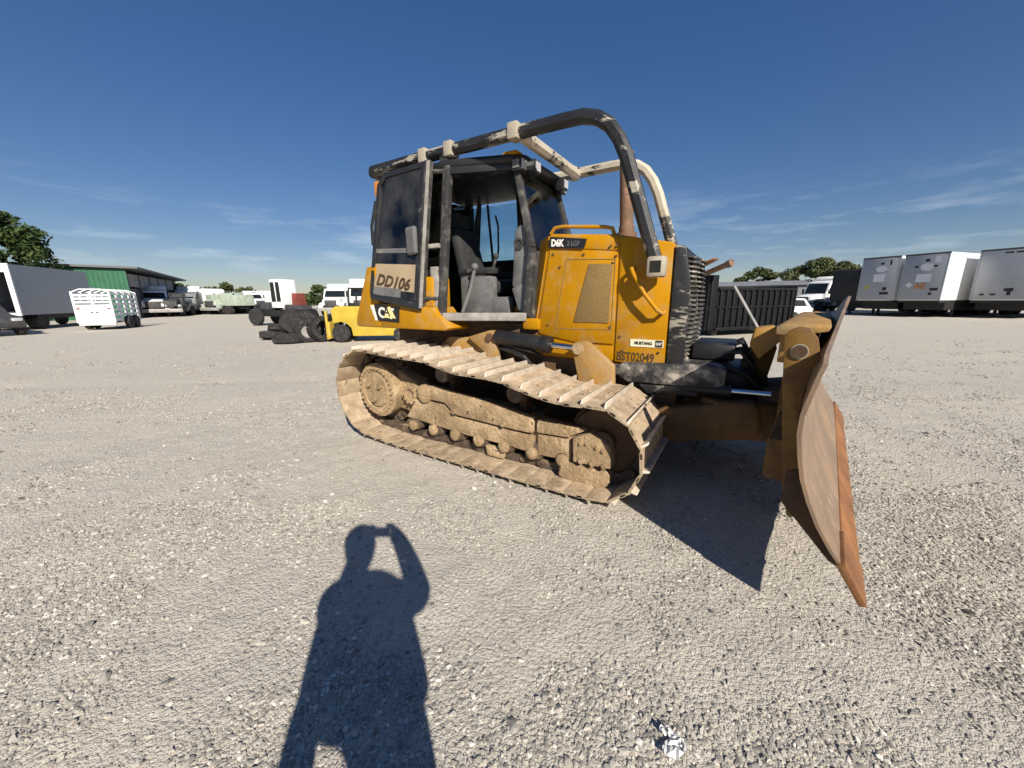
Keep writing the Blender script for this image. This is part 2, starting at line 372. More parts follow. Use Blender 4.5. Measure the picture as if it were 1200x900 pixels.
bB = g_('ShaderNodeBump'); bB.inputs['Strength'].default_value = .7; bB.inputs['Distance'].default_value = .006; L(gv(150, 'Distance'), bB.inputs['Height']); bB.invert = True; L(bA.outputs[0], bB.inputs['Normal'])
bC = g_('ShaderNodeBump'); bC.inputs['Strength'].default_value = .55; bC.inputs['Distance'].default_value = .03; L(gn(9, 9, .75), bC.inputs['Height']); L(bB.outputs[0], bC.inputs['Normal'])
L(bC.outputs[0], gp.inputs['Normal'])
gme = np_mesh('ground', vv, ff); gme.polygons.foreach_set('use_smooth', np.ones(len(ff), bool))
ground = link('ground', gme, gm, kind='structure')

# loose crushed stones, too many to count
def stones(n, ylo, yhi, smin, smax, spread, seed, clump):
    r = np.random.default_rng(seed)
    k = int(n*2.6)
    y = ylo+(yhi-ylo)*r.random(k)**.8; x = (r.random(k)*2-1)*(y*1.5+spread)
    d = vnoise(x*1.3+9, y*1.3, 11)*.55+vnoise(x*4.1, y*4.1+3, 12)*.45
    keep = r.random(k) < np.clip((d-clump)*3.4, .09, 1); x, y = x[keep][:n], y[keep][:n]; n = len(x)
    ph = (1+5**.5)/2
    iv = np.array([(-1,ph,0),(1,ph,0),(-1,-ph,0),(1,-ph,0),(0,-1,ph),(0,1,ph),(0,-1,-ph),(0,1,-ph),(ph,0,-1),(ph,0,1),(-ph,0,-1),(-ph,0,1)])/1.9
    fi = np.array([(0,11,5),(0,5,1),(0,1,7),(0,7,10),(0,10,11),(1,5,9),(5,11,4),(11,10,2),(10,7,6),(7,1,8),(3,9,4),(3,4,2),(3,2,6),(3,6,8),(3,8,9),(4,9,5),(2,4,11),(6,2,10),(8,6,7),(9,8,1)])
    s = smin+(smax-smin)*r.random(n)**3.2
    sc = np.stack([s*(.7+.7*r.random(n)), s*(.6+.6*r.random(n)), s*(.32+.38*r.random(n))], -1)
    a = r.random(n)*6.283; ca, sa = np.cos(a), np.sin(a); tl = (r.random(n)-.5)*.9
    V = iv[None]*(1+(r.random((n, 12, 1))-.5)*.8)*sc[:, None]
    ct, st = np.cos(tl)[:, None], np.sin(tl)[:, None]
    V = np.stack([V[..., 0]*ct-V[..., 2]*st, V[..., 1], V[..., 0]*st+V[..., 2]*ct], -1)
    V = np.stack([V[..., 0]*ca[:, None]-V[..., 1]*sa[:, None], V[..., 0]*sa[:, None]+V[..., 1]*ca[:, None], V[..., 2]], -1)
    V += np.stack([x, y, gheight(x, y)+sc[:, 2]*.26], -1)[:, None]
    return V.reshape(-1, 3), (fi[None]+np.arange(n)[:, None, None]*12).reshape(-1, 3)
A = [stones(66000, .55, 2.6, .0028, .0118, .35, 1, .36), stones(32000, 2.2, 6.5, .005, .015, .3, 2, .42), stones(1500, .6, 5.5, .010, .024, .3, 3, .42), stones(8000, 6, 13, .010, .026, 0, 4, .46)]
off = 0; V_ = []; F_ = []
for v, f in A: V_.append(v); F_.append(f+off); off += len(v)
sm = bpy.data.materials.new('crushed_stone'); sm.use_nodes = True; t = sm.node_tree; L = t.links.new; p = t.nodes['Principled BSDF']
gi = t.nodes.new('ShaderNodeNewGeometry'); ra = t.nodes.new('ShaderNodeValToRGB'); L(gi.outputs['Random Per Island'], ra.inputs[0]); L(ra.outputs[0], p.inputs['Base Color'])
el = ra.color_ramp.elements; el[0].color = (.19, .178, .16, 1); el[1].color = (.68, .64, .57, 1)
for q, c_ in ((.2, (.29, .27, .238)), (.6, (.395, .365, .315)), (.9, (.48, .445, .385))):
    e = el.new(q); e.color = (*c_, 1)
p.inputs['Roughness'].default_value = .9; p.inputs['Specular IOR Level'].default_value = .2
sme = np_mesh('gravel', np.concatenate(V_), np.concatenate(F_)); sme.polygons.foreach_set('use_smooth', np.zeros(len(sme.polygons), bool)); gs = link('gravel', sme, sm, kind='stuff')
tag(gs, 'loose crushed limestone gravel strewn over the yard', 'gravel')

# scrap of crumpled foil-like plastic on the gravel
mb = MB(); r_ = random.Random(5)
for (cx, cy, sx, sy, a) in ((0, 0, .060, .040, .5), (.035, .035, .050, .022, -.9), (-.01, .075, .028, .020, .2)):
    n = 6; vs_ = []
    for i in range(n):
        for j in range(n):
            u, v = (i/(n-1)-.5)*2, (j/(n-1)-.5)*2; q = math.sqrt(max(.0, 1-.5*v*v))*sx*u, math.sqrt(max(0., 1-.5*u*u))*sy*v
            vs_.append((cx+q[0]*math.cos(a)-q[1]*math.sin(a), cy+q[0]*math.sin(a)+q[1]*math.cos(a), .012+r_.random()*.022))
    mb.add(vs_, [(i*n+j, (i+1)*n+j, (i+1)*n+j+1, i*n+j+1) for i in range(n-1) for j in range(n-1)])
o = mb.build('plastic_scrap', 'plastic_white', smooth=False); o.location = (.545, .955, float(gheight(np.array([.545]), np.array([.955]))[0])+.006); o.scale = (.72, .72, .8)
tag(o, 'crumpled white plastic scrap lying alone on the gravel', 'litter')

# ------------------------------------------------------------------ bulldozer  (X forward, Y to its left, Z up)
DZ = thing('bulldozer', 'muddy yellow crawler bulldozer with open cab and raised front blade', 'bulldozer', (.179, 4.325, 0), R(-31.67))
# --- tracks
def track_path():
    p = arc((-1.20, .535), .452, 84, 262, 40)
    p += [(-.95, .062), (-.7, .05), (0, .05), (.9, .05), (1.15, .056)]
    p += arc((1.30, .405), .348, -84, 92, 34)
    p += [(1.12, .738), (.92, .752), (.70, .800), (.50, .852), (.30, .862), (.05, .868), (-.15, .905), (-.32, .945), (-.55, .948), (-.80, .958), (-1.0, .972)]
    P = np.array(p+[p[0]]); d = np.r_[0, np.cumsum(np.hypot(*np.diff(P, axis=0).T))]
    return P, d
TP, TD = track_path(); NSH = 44; PITCH = TD[-1]/NSH
def tp(s):
    s = s % TD[-1]; return np.array([np.interp(s, TD, TP[:, 0]), np.interp(s, TD, TP[:, 1])])
def frame_at(s, w=.08):
    a, b = tp(s-w), tp(s+w); t_ = (b-a)/np.linalg.norm(b-a); c = (tp(s-w)+tp(s+w))/2*.5+tp(s)*.5
    # path runs ccw seen from -Y with X right: outward normal
    return c, t_, np.array([t_[1], -t_[0]])
HW = .38; hp = PITCH/2+.004
sm_ = MB()
prof = [(-hp, 0), (-hp+.02, -.004), (hp-.03, -.004), (hp, .006), (hp, .018), (hp-.03, .014), (-hp+.02, .014), (-hp, .010)]
sm_.prism(prof, -HW, HW)
for sgn in (-1, 1): sm_.prism([(hp-.075, .0), (hp-.03, .0), (hp-.035, .018), (hp-.07, .018)], sgn*HW, sgn*(HW-.01))
for (bx_, by_) in ((-.04, -.06), (-.04, .06), (.02, -.06), (.02, .06)): sm_.cyl((bx_, by_, .010), (bx_, by_, .026), .013, n=6)
shoe0 = sm_.build('shoe', 'shoe')
shoe_me = shoe0.data; bpy.data.objects.remove(shoe0)
gmb = MB(); gmb.hexa([(-hp+.004, -HW+.004, .008), (-hp+.026, -HW+.004, .008), (-hp+.026, HW-.004, .008), (-hp+.004, HW-.004, .008),
                      (-hp+.008, -HW+.022, .058), (-hp+.021, -HW+.022, .058), (-hp+.021, HW-.022, .058), (-hp+.008, HW-.022, .058)])
g0 = gmb.build('grouser', 'shoe_edge', bevel=.003, seg=1); gro_me = g0.data; bpy.data.objects.remove(g0)
# shoe plate and its grouser are one casting: join the two meshes with two material slots
bm = bmesh.new(); bm.from_mesh(shoe_me); n0 = len(bm.faces); bm.from_mesh(gro_me); bm.faces.ensure_lookup_table()
for f in bm.faces[n0:]: f.material_index = 1
shoe_me = bpy.data.meshes.new('shoe'); bm.to_mesh(shoe_me); bm.free(); shoe_me.materials.append(MATS['shoe']); shoe_me.materials.append(MATS['shoe_edge'])
_b = MB().cyl((0, -.012, 0), (0, .012, 0), .015, n=6).build('bolt', 'mud'); bolt_me = _b.data; bpy.data.objects.remove(_b)
def build_side(sd):
    yc = sd*1.0
    lk = MB()
    for i in range(NSH):
        c, t_, n_ = frame_at((i+.5)*PITCH)
        for yy in (-.085, .085):
            def P(u, h): q = c+t_*u+n_*h; return (q[0], q[1])
            lk.prism([P(-PITCH*.56, -.012), P(PITCH*.46, -.012), P(PITCH*.56, -.05), P(PITCH*.40, -.088), P(0, -.072), P(-PITCH*.40, -.092), P(-PITCH*.58, -.05)], yc+yy-.021+.012*(i % 2), yc+yy+.021+.012*(i % 2))
        q = c-t_*PITCH*.5-n_*.05; lk.cyl((q[0], yc-.12, q[1]), (q[0], yc+.12, q[1]), .028, n=8)
    tr = lk.build('track', 'mud_roller', DZ)
    for i in range(NSH):
        c, t_, n_ = frame_at((i+.5)*PITCH)
        M = Matrix(((t_[0], 0, n_[0], c[0]), (0, 1, 0, yc), (t_[1], 0, n_[1], c[1]), (0, 0, 0, 1)))
        if M.determinant() < 0: M = M @ Matrix.Diagonal((1, -1, 1, 1))
        link('shoe', shoe_me, None, tr, M=M)
    # --- roller frame
    Y = lambda y: sd*y
    fr = MB()
    fr.prism([(-.80,.28),(-.03,.235),(.50,.225),(.96,.215),(1.30,.20),(1.34,.33),(1.18,.42),(.74,.44),(.14,.50),(-.40,.56),(-.64,.52)], Y(.84), Y(1.125))
    FR = fr.build('track_frame', 'mud', DZ, bevel=.012)
    # outer cover plates, stepped as on the photograph
    c1 = MB().prism([(-.64,.635),(-.44,.665),(.14,.605),(.72,.525),(.72,.385),(.55,.385),(-.13,.415),(-.26,.515),(-.45,.52),(-.60,.50)], Y(1.10), Y(1.185)); c1.build('cover_plate', 'mud', FR, bevel=.022)
    c2 = MB().prism([(-.82,.28),(-.66,.50),(-.45,.50),(-.27,.495),(-.14,.395),(.55,.365),(.715,.365),(.715,.195),(.50,.215),(-.03,.225)], Y(1.10), Y(1.165)); c2.build('side_plate', 'mud', FR, bevel=.018)
    c3 = MB().prism([(.75,.515),(1.20,.505),(1.06,.43),(1.045,.41),(.75,.40)], Y(1.10), Y(1.175)); c3.build('cover_plate', 'mud', FR, bevel=.014)
    c4 = MB().prism([(.75,.385),(1.045,.395),(1.06,.215),(.93,.20),(.75,.195)], Y(1.10), Y(1.155)); c4.build('side_plate', 'mud', FR, bevel=.012)
    c5 = MB().prism([(1.085,.43),(1.22,.495),(1.32,.46),(1.39,.40),(1.40,.235),(1.09,.225)], Y(1.06), Y(1.20)); c5.build('idler_yoke', 'mud', FR, bevel=.016)
    c6 = MB().prism([(.98,.205),(1.36,.20),(1.395,.19),(1.395,.10),(1.33,.045),(1.0,.055),(.96,.08)], Y(1.05), Y(1.195)); c6.build('track_guide', 'mud', FR, bevel=.02)
    c7 = MB().prism([(.20,.165),(.42,.165),(.40,.07),(.22,.07)], Y(1.09), Y(1.15)); c7.build('track_guide', 'mud', FR, bevel=.008)
    for x in (1.17, 1.26, 1.35): MB().cyl((x, Y(1.19), .255), (x, Y(1.222), .255), .024, n=6).build('bolt', 'mud', FR)
    for x, z in ((1.16, .40), (1.21, .41), (1.29, .395), (1.34, .375)): MB().cyl((x, Y(1.19), z), (x, Y(1.215), z), .017, n=6).build('bolt', 'mud', FR)
    for x, z in ((-.13, .455), (.43, .425)): MB().cyl((x, Y(1.17), z), (x, Y(1.205), z), .026, n=8).build('bolt', 'mud', FR)
    # pivot cap and toothed ring between final drive and cover
    MB().lathe([(.055, 0), (.095, .0), (.095, sd*.06), (.07, sd*.075), (.02, sd*.08)], (-.52, Y(1.13), .575), n=20).build('pivot_cap', 'mud', FR, bevel=.006)
    rg = MB(); rg.lathe([(.05, 0), (.085, 0), (.085, sd*.05), (.06, sd*.05), (.055, sd*.03), (.01, sd*.03)], (-.735, Y(1.13), .535), n=16)
    for k in range(10):
        a = k*.628; rg.cyl((-.735+.085*math.cos(a), Y(1.13), .535+.085*math.sin(a)), (-.735+.085*math.cos(a), Y(1.19), .535+.085*math.sin(a)), .014, n=6)
    rg.build('bolt_ring', 'mud', FR)
    # lower rollers
    for k in range(7):
        x = -.72+k*.285
        MB().lathe([(.03, -.16), (.075, -.15), (.095, -.12), (.095, -.05), (.065, -.04), (.065, .04), (.095, .05), (.095, .12), (.075, .15), (.03, .16)], (x, yc, .215 if k else .235), n=16).build('track_roller', 'mud_roller', FR)
        MB().lathe([(.02, 0), (.055, 0), (.055, sd*.035), (.03, sd*.05), (.01, sd*.05)], (x, Y(1.145), .205), n=12).build('roller_cap', 'mud', FR)
        MB().prism([(x-.06,.25),(x-.045,.17),(x+.045,.17),(x+.06,.25)], Y(1.115), Y(1.15)).build('roller_bracket', 'mud_roller', FR, bevel=.006)
    for x, z in ((-.32, .785), (.51, .695)):
        MB().lathe([(.02, 0), (.075, .0), (.085, sd*.02), (.085, sd*.22), (.075, sd*.24), (.03, sd*.24)], (x, Y(.90), z), n=20).build('carrier_roller', 'mud_roller', FR, bevel=.004)
        MB().box(x-.035, x+.035, Y(.93)-.05, Y(.93)+.05, z-.25, z).build('roller_bracket', 'rust_dark', FR)
    # idler
    MB().lathe([(.05, -.09), (.26, -.08), (.275, -.05), (.275, -.03), (.30, -.03), (.30, .03), (.275, .03), (.275, .05), (.26, .08), (.05, .09)], (1.30, yc, .405), n=40).build('idler', 'rust_dark', FR)
    MB().lathe([(.02, 0), (.10, 0), (.10, sd*.10), (.05, sd*.12)], (1.30, Y(1.05), .405), n=20).build('idler_hub', 'rust_dark', FR)
    # final drive + sprocket
    sp_ = MB(); pts = []
    for k in range(26):
        a = 2*math.pi*k/26
        for da, rr in ((-.07, .345), (-.035, .395), (.035, .395), (.07, .345)): pts.append((-1.20+rr*math.cos(a+da), .535+rr*math.sin(a+da)))
    sp_.prism(pts, yc-.03, yc+.03); sp_.build('sprocket', 'mud_roller', FR)
    fd = MB(); fd.lathe([(.20, -.28*sd), (.27, -.10*sd), (.285, .05*sd), (.295, .14*sd), (.295, .20*sd), (.275, .215*sd), (.22, .215*sd), (.205, .20*sd), (.19, .20*sd), (.175, .222*sd), (.05, .235*sd), (.01, .235*sd)], (-1.20, yc, .535), n=40)
    FD = fd.build('final_drive', 'mud', FR)
    for k in range(28):
        a = 2*math.pi*k/28; link('bolt', bolt_me, 'mud', FD, M=Matrix.Translation((-1.20+.25*math.cos(a), yc+sd*.221, .535+.25*math.sin(a))))
    for a in (.6, 2.5, 4.6): MB().cyl((-1.20+.10*math.cos(a), yc+sd*.21, .535+.10*math.sin(a)), (-1.20+.10*math.cos(a), yc+sd*.262, .535+.10*math.sin(a)), .028, n=10).build('plug', 'mud', FD)
    MB().prism([(-1.15,.36),(-.70,.30),(-.60,.47),(-.72,.66),(-.95,.76),(-1.15,.75)], Y(.90), Y(1.10)).build('final_drive_arm', 'mud', FR, bevel=.03)
build_side(-1); build_side(1)

# --- hull
hull = MB().prism([(-1.55,.52),(-1.60,1.20),(-.9,1.26),(.45,1.26),(.45,.95),(1.72,.92),(1.72,.52),(1.2,.40),(-1.2,.40)], -.50, .50).build('hull', 'rust_dark', DZ, bevel=.02)
for s in (-1, 1):   # pivot bracket, yellow-brown, in front of the transmission
    br = MB().prism([(-.83,.80),(-.83,.97),(-.66,1.09),(-.36,1.10),(-.22,1.07),(-.14,.80)], s*.54, s*.60).build('hull_bracket', 'yellow_muddy', DZ, bevel=.01)
    b2_ = MB().prism([(-.36,1.105),(-.08,1.185),(-.01,1.18),(.01,.85),(-.06,.80),(-.16,.97)], s*.56, s*.66).build('cylinder_bracket', 'yellow_muddy', DZ, bevel=.012)
    MB().cyl((-.06, s*.64, 1.12), (-.06, s*.69, 1.12), .038, n=16).build('pin', 'rust_dark', b2_)
    cy = MB().cyl((.0, s*.63, 1.125), (.60, s*.63, 1.075), .072, n=20).cyl((.52, s*.63, 1.081), (.61, s*.63, 1.074), .08, n=20).build('lift_cylinder', 'black', DZ, bevel=.006)
    MB().cyl((.60, s*.63, 1.075), (.90, s*.63, 1.06), .030, n=16).build('piston_rod', 'chrome', cy)
    lg = MB().prism([(.83,1.08),(.86,1.115),(.95,1.13),(1.0,1.11),(1.22,.93),(1.24,.60),(.95,.60)], s*.59, s*.665).build('lift_lug', 'yellow_muddy', DZ, bevel=.01)
    MB().cyl((.90, s*.58, 1.06), (.90, s*.69, 1.06), .05, n=16).build('pin', 'mud', lg)
    MB().tube([(.02, s*.60, 1.01), (.2, s*.66, .99), (.34, s*.67, .95), (.42, s*.62, .84), (.44, s*.55, .74)], .022, 8).build('hydraulic_hose', 'black', DZ)
    MB().tube([(.02, s*.58, 1.04), (.26, s*.64, 1.02), (.4, s*.64, 1.0), (.5, s*.58, .96)], .018, 8).build('hydraulic_hose', 'black', DZ)
    MB().box(.26, .44, s*.50-.06, s*.50+.14*1.0 if s > 0 else s*.50+.06, 1.20, 1.31).build('bracket_box', 'yellow', DZ, bevel=.02)
# --- engine hood
hood = MB().prism([(.355,.93),(.355,1.15),(.505,2.085),(1.13,2.025),(1.60,1.925),(1.615,1.86),(1.615,.93)], -.50, .50).build('hood', 'yellow', DZ, bevel=.035, seg=3)
for s in (-1, 1):
    a, b = s*.495, s*.515
    MB().prism([(.41,1.20),(.53,1.935),(1.165,1.875),(1.165,1.10),(.80,1.10),(.43,1.16)], a, b).build('side_panel', 'yellow', hood, bevel=.006)
    MB().prism([(1.185,1.08),(1.185,1.965),(1.24,2.0),(1.60,1.905),(1.605,.945),(1.185,.945)], a, b).build('front_panel', 'yellow', hood, bevel=.006)
    MB().prism([(.545,1.955),(.55,2.06),(1.165,1.99),(1.165,1.893)], a, s*.508).build('top_panel', 'yellow', hood, bevel=.005)
    MB().prism([(.38,.95),(.405,1.14),(.80,1.08),(1.165,1.08),(1.165,.95)], a, s*.510).build('lower_panel', 'yellow', hood, bevel=.005)
    vt = MB().prism([(.915,1.795),(1.125,1.785),(1.115,1.285),(.785,1.285)], s*.505, s*.524).build('vent', 'vent', hood, bevel=.004)
    fr_ = MB()
    for (x0, z0), (x1, z1) in (((.60,1.22),(.70,1.845)), ((.70,1.845),(1.145,1.82)), ((1.145,1.82),(1.14,1.225)), ((1.14,1.225),(.60,1.22))):
        d = math.hypot(x1-x0, z1-z0); fr_.cyl((x0, s*.514, z0), (x1, s*.514, z1), .0045, n=6)
    fr_.build('panel_seam', 'vent', hood)
    for x, z in ((.565,1.895),(.86,1.875),(1.15,1.845),(.635,1.78),(1.125,1.79),(.52,1.25),(1.13,1.25),(1.22,1.17),(1.10,1.93),(1.155,1.93),(1.25,1.05),(1.55,1.05)):
        MB().cyl((x, s*.512, z), (x, s*.524, z), .011, n=8).build('latch', 'rust_dark', hood)
    MB().tube([(1.31, s*.51, 1.74), (1.30, s*.585, 1.73), (1.33, s*.61, 1.68), (1.43, s*.61, 1.52), (1.53, s*.60, 1.40), (1.565, s*.57, 1.375), (1.57, s*.51, 1.39)], .0165, 10).build('grab_handle', 'yellow', hood)
    MB().tube([(.50, s*.44, 2.085), (.54, s*.44, 2.135), (.62, s*.44, 2.14), (1.02, s*.43, 2.10), (1.08, s*.43, 2.085), (1.10, s*.43, 2.03)], .017, 8).build('hood_rail', 'yellow', hood)
for s in (-1, 1):   # slanted scuttle panel closing the hood against the cab
    MB().hexa([(.21, s*.37, 1.16), (.362, s*.499, 1.16), (.372, s*.489, 1.16), (.22, s*.36, 1.16), (.36, s*.37, 2.05), (.508, s*.499, 2.06), (.518, s*.489, 2.06), (.37, s*.36, 2.05)]).build('scuttle_panel', 'yellow', hood)
# hood decals on the side we see
dk = MB().prism([(.515,1.955),(.53,2.05),(.885,2.005),(.87,1.945),(.86,1.925)], -.5155, -.520).build('nameplate', 'decal_black', hood)
dv = (.36, 0, -.028)
text('D6K', .082, 'decal_white', hood, (.545, -.523, 1.968), xdir=dv, ydir=(.03, 0, 1), bold=.0035, wx=.78)
text('2 LGP', .060, 'decal_grey', hood, (.70, -.523, 1.960), xdir=dv, ydir=(.03, 0, 1), bold=.001, wx=.80)
st = MB().box(1.315, 1.585, -.521, -.5155, 1.092, 1.155).build('sticker', 'decal_cream', hood)
text('MUSTANG', .036, 'decal_black', st, (1.35, -.5225, 1.112), bold=.001, wx=.86)
MB().box(1.522, 1.578, -.5245, -.5215, 1.098, 1.152).build('sticker_block', 'decal_black', st)
text('CAT', .030, 'decal_white', st, (1.526, -.5255, 1.114), bold=.0012, wx=.80)
text('BST02049', .105, 'stencil', hood, (1.20, -.5165, .965), bold=.002, wx=.74)
# exhaust stack
ex = MB().cyl((1.085, 0, 1.99), (1.085, 0, 2.10), .095, n=24).cyl((1.085, 0, 2.08), (1.045, 0, 2.80), .062, n=24).cyl((1.085, 0, 2.10), (1.083, 0, 2.16), .072, n=24).build('exhaust_stack', 'rust_pipe', DZ)
MB().tube([(.56, -.30, 2.07), (.565, -.30, 2.19)], .006, 6).build('aerial', 'black', DZ)
# --- radiator guard
gd = MB()
for s in (-1, 1): gd.prism([(1.618,.93),(1.618,1.90),(1.69,1.88),(1.745,1.60),(1.745,.93)], s*.525, s*.49)
gd.prism([(1.618,1.84),(1.618,1.905),(1.68,1.89),(1.71,1.82)], -.49, .49); gd.box(1.62, 1.74, -.49, .49, .93, 1.0); gd.box(1.618, 1.63, -.49, .49, 1.0, 1.84)
GD = gd.build('radiator_guard', 'black_worn', DZ, bevel=.008)
for k in range(23):
    z = .995+k*.0375; b = .03*math.sin(math.pi*k/22)
    P_ = [(1.70+b*.4, -.50, z), (1.75+b, -.36, z), (1.775+b, -.12, z), (1.775+b, .12, z), (1.75+b, .36, z), (1.70+b*.4, .50, z)]
    sl = MB()
    for (p, q) in zip(P_, P_[1:]):
        p, q = Vector(p), Vector(q); n_ = (q-p).cross(Vector((0, 0, 1))).normalized()
        sl.hexa([p-n_*.032-Vector((0,0,.008)), q-n_*.032-Vector((0,0,.008)), q+Vector((0,0,-.012)), p+Vector((0,0,-.012)), p-n_*.032+Vector((0,0,.006)), q-n_*.032+Vector((0,0,.006)), q+Vector((0,0,.0)), p+Vector((0,0,.0))])
    sl.build('grille_slat', 'slat_worn', GD)
for y in (-.40, -.20, 0, .20, .40):
    xo = 1.765 if abs(y) < .3 else 1.735
    MB().prism([(xo-.05,1.0),(xo-.05,1.80),(xo-.03,1.80),(xo+.02,1.4),(xo-.03,1.0)], y-.012, y+.012).build('grille_bar', 'cream_worn' if abs(y+.20) < .05 else 'guard_worn', GD)
# --- brush sweeps over cab and hood
SW = [(-1.64,2.915),(-1.0,2.915),(-.3,2.91),(.3,2.91),(.70,2.91),(.86,2.905),(.98,2.87),(1.08,2.80),(1.16,2.69),(1.225,2.55),(1.32,2.27),(1.42,1.98),(1.50,1.75)]
for s in (-1, 1):
    sw = MB().tube([(x, s*(.66-.03*max(0, x)), z) for x, z in SW], .056, 8, up=(0, 1, 0), rot=0)
    so = sw.build('sweep_rail', 'black_worn' if s < 0 else 'black_cream', DZ)
    for x in (-.82, -.48, .25):
        MB().box(x-.05, x+.05, s*.66-.064, s*.66+.064, 2.915-.066, 2.915+.064).build('clamp', 'cream_worn', so, bevel=.01)
    MB().box(1.44, 1.575, s*.62-.075, s*.62+.055, 1.655, 1.81).build('foot_plate', 'cream_worn', so, bevel=.02)
    MB().box(1.468, 1.548, s*.62-s*-.0-.079 if s < 0 else s*.62+.057, s*.62-.074 if s < 0 else s*.62+.062, 1.690, 1.775).build('foot_recess', 'hole_dark', so)
    MB().box(-.60, -.50, s*.66-.045, s*.66+.045, 2.78, 2.86).build('rail_mount', 'cab_grey', so, bevel=.008)
    MB().box(-1.42, -1.32, s*.66-.045, s*.66+.045, 2.72, 2.86).build('rail_mount', 'cab_grey', so, bevel=.008)
MB().tube([(.30, -.62, 2.89), (.30, .62, 2.89)], .058, 8, up=(0, 0, 1)).build('sweep_crossbar', 'black_cream', DZ)
MB().tube([(-1.66, -.64, 2.915), (-1.70, -.5, 2.915), (-1.70, .5, 2.915), (-1.66, .64, 2.915)], .062, 8, up=(0, 0, 1)).build('sweep_crossbar', 'black_worn', DZ)
# --- rear tank and fenders
tk = MB().prism([(-1.80,1.19),(-1.78,1.30),(-1.52,1.86),(-1.36,1.86),(-1.36,1.19)], -.96, .96).build('fuel_tank', 'yellow', DZ, bevel=.03)
for s in (-1, 1):
    fe = MB().prism([(-1.357,1.19),(-1.357,1.46),(-.56,1.42),(-.50,1.34),(-.36,1.215),(-.40,1.19)], s*.62, s*.955).build('fender', 'yellow', DZ, bevel=.012)
    MB().prism([(-.60,1.42),(-.60,1.72),(-1.35,1.78),(-1.35,1.46)], s*.62, s*.90).build('battery_box', 'yellow', DZ, bevel=.02)
lp = MB().prism([(-1.435,1.275),(-1.43,1.455),(-1.03,1.42),(-1.05,1.255)], -.9595, -.963).build('badge_plate', 'decal_black', fe)
MB().prism([(-1.50,1.44),(-1.44,1.44),(-1.39,1.27),(-1.43,1.27)], -.9640, -.9665).build('badge_stripe', 'decal_white', lp)
text('C T', .155, 'decal_white', lp, (-1.37, -.966, 1.31), bold=.006, wx=1.02, xdir=(1, 0, -.06))
MB().prism([(-1.30,1.305),(-1.20,1.425),(-1.17,1.425),(-1.095,1.298)], -.9645, -.9675).build('badge_triangle', 'decal_yellow', lp)
text('A', .15, 'decal_black', lp, (-1.285, -.969, 1.325), bold=.000, wx=1.1, xdir=(1, 0, -.06))
# --- cab
CAB = MB(); B = [(-1.33,-.83),(-.52,-.86),(.30,-.54),(.34,-.46)]; T = [(-1.30,-.66),(-.50,-.69),(.12,-.44),(.15,-.38)]
fl = B+[(x, -y) for x, y in B[::-1]]
CAB.prism(fl, 1.27, 1.335, 'z'); CABO = CAB.build('cab', 'cab_black', DZ, bevel=.01)
rt = [(-1.36,-.68),(-.50,-.72),(.12,-.50),(.22,-.40)]; rf = rt+[(x, -y) for x, y in rt[::-1]]
rb = MB().prism(rf, 2.745, 2.825, 'z').build('roof', 'cab_black', CABO, bevel=.03, seg=3)
MB().prism([(x*.92-.04, y*.86) for x, y in rf], 2.82, 2.85, 'z').build('roof_hatch', 'interior_grey', rb, bevel=.01)
def bar(p, q, w_, mat, name, par=None, bev=.006, flat=1.):
    return MB().tube([p, q], w_, 4, up=(0, 1, 0) if abs(q[1]-p[1]) < .9*abs(q[2]-p[2])+.01 and abs(q[0]-p[0]) < .9*abs(q[2]-p[2])+.01 else (0, 0, 1), flat=flat).build(name, mat, par or CABO, bevel=bev)
for s in (-1, 1):
    m_ = (lambda p, z: (p[0], s*abs(p[1]), z))
    bar(m_(B[0], 1.33), m_(T[0], 2.76), .06, 'cab_black', 'pillar'); bar(m_(B[1], 1.33), m_(T[1], 2.76), .05, 'cab_grey' if s < 0 else 'cab_black', 'pillar')
    el_ = (.345, s*.52, 1.97)
    bar((.30, s*.53, 1.33), el_, .046, 'cab_grey', 'pillar'); bar(el_, m_(T[2], 2.76), .042, 'cab_grey', 'pillar')
    bar((B[1][0], s*.86, 1.325), (B[2][0], s*.54, 1.325), .055, 'dusty_sill', 'door_sill'); bar((T[1][0], s*.69, 2.72), (T[2][0], s*.44, 2.72), .045, 'cab_black', 'header')
    bar((B[0][0], s*.83, 1.78), (B[1][0], s*.83, 1.76), .04, 'cab_black', 'waist_rail')
    MB().hexa([(-1.33, s*.80, 1.33), (-.52, s*.83, 1.33), (-.52, s*.86, 1.33), (-1.33, s*.83, 1.33), (-1.33, s*.765, 1.78), (-.52, s*.795, 1.76), (-.52, s*.822, 1.76), (-1.33, s*.79, 1.78)]).build('side_panel', 'cab_black', CABO)
    # quarter windows and corner screens
    def pane(p, name='window', mat='cab_glass'):
        n_ = (Vector(p[1])-Vector(p[0])).cross(Vector(p[2])-Vector(p[0])).normalized()*.004
        return MB().hexa([Vector(q)-n_ for q in p]+[Vector(q)+n_ for q in p]).build(name, mat, CABO)
    pane([(-1.29, s*.775, 1.80), (-.56, s*.80, 1.78), (-.54, s*.695, 2.72), (-1.27, s*.668, 2.72)])
bar((-.53, -.84, 2.02), (-1.30, -.82, 2.02), .03, 'dusty_sill', 'window_rail')
pane([(.345, -.48, 1.97), (.345, .48, 1.97), (.135, .42, 2.72), (.135, -.42, 2.72)])
pane([(-1.34, .76, 1.82), (-1.34, -.76, 1.82), (-1.31, -.63, 2.72), (-1.31, .63, 2.72)])
MB().box(-1.36, -1.31, -.80, .80, 1.33, 1.82).build('rear_panel', 'cab_black', CABO)
bar((-1.335, -.80, 1.82), (-1.335, .80, 1.82), .035, 'cab_black', 'waist_rail')
for y in (-.02,): bar((-1.335, y, 1.82), (-1.31, y, 2.74), .025, 'cab_black', 'window_bar')
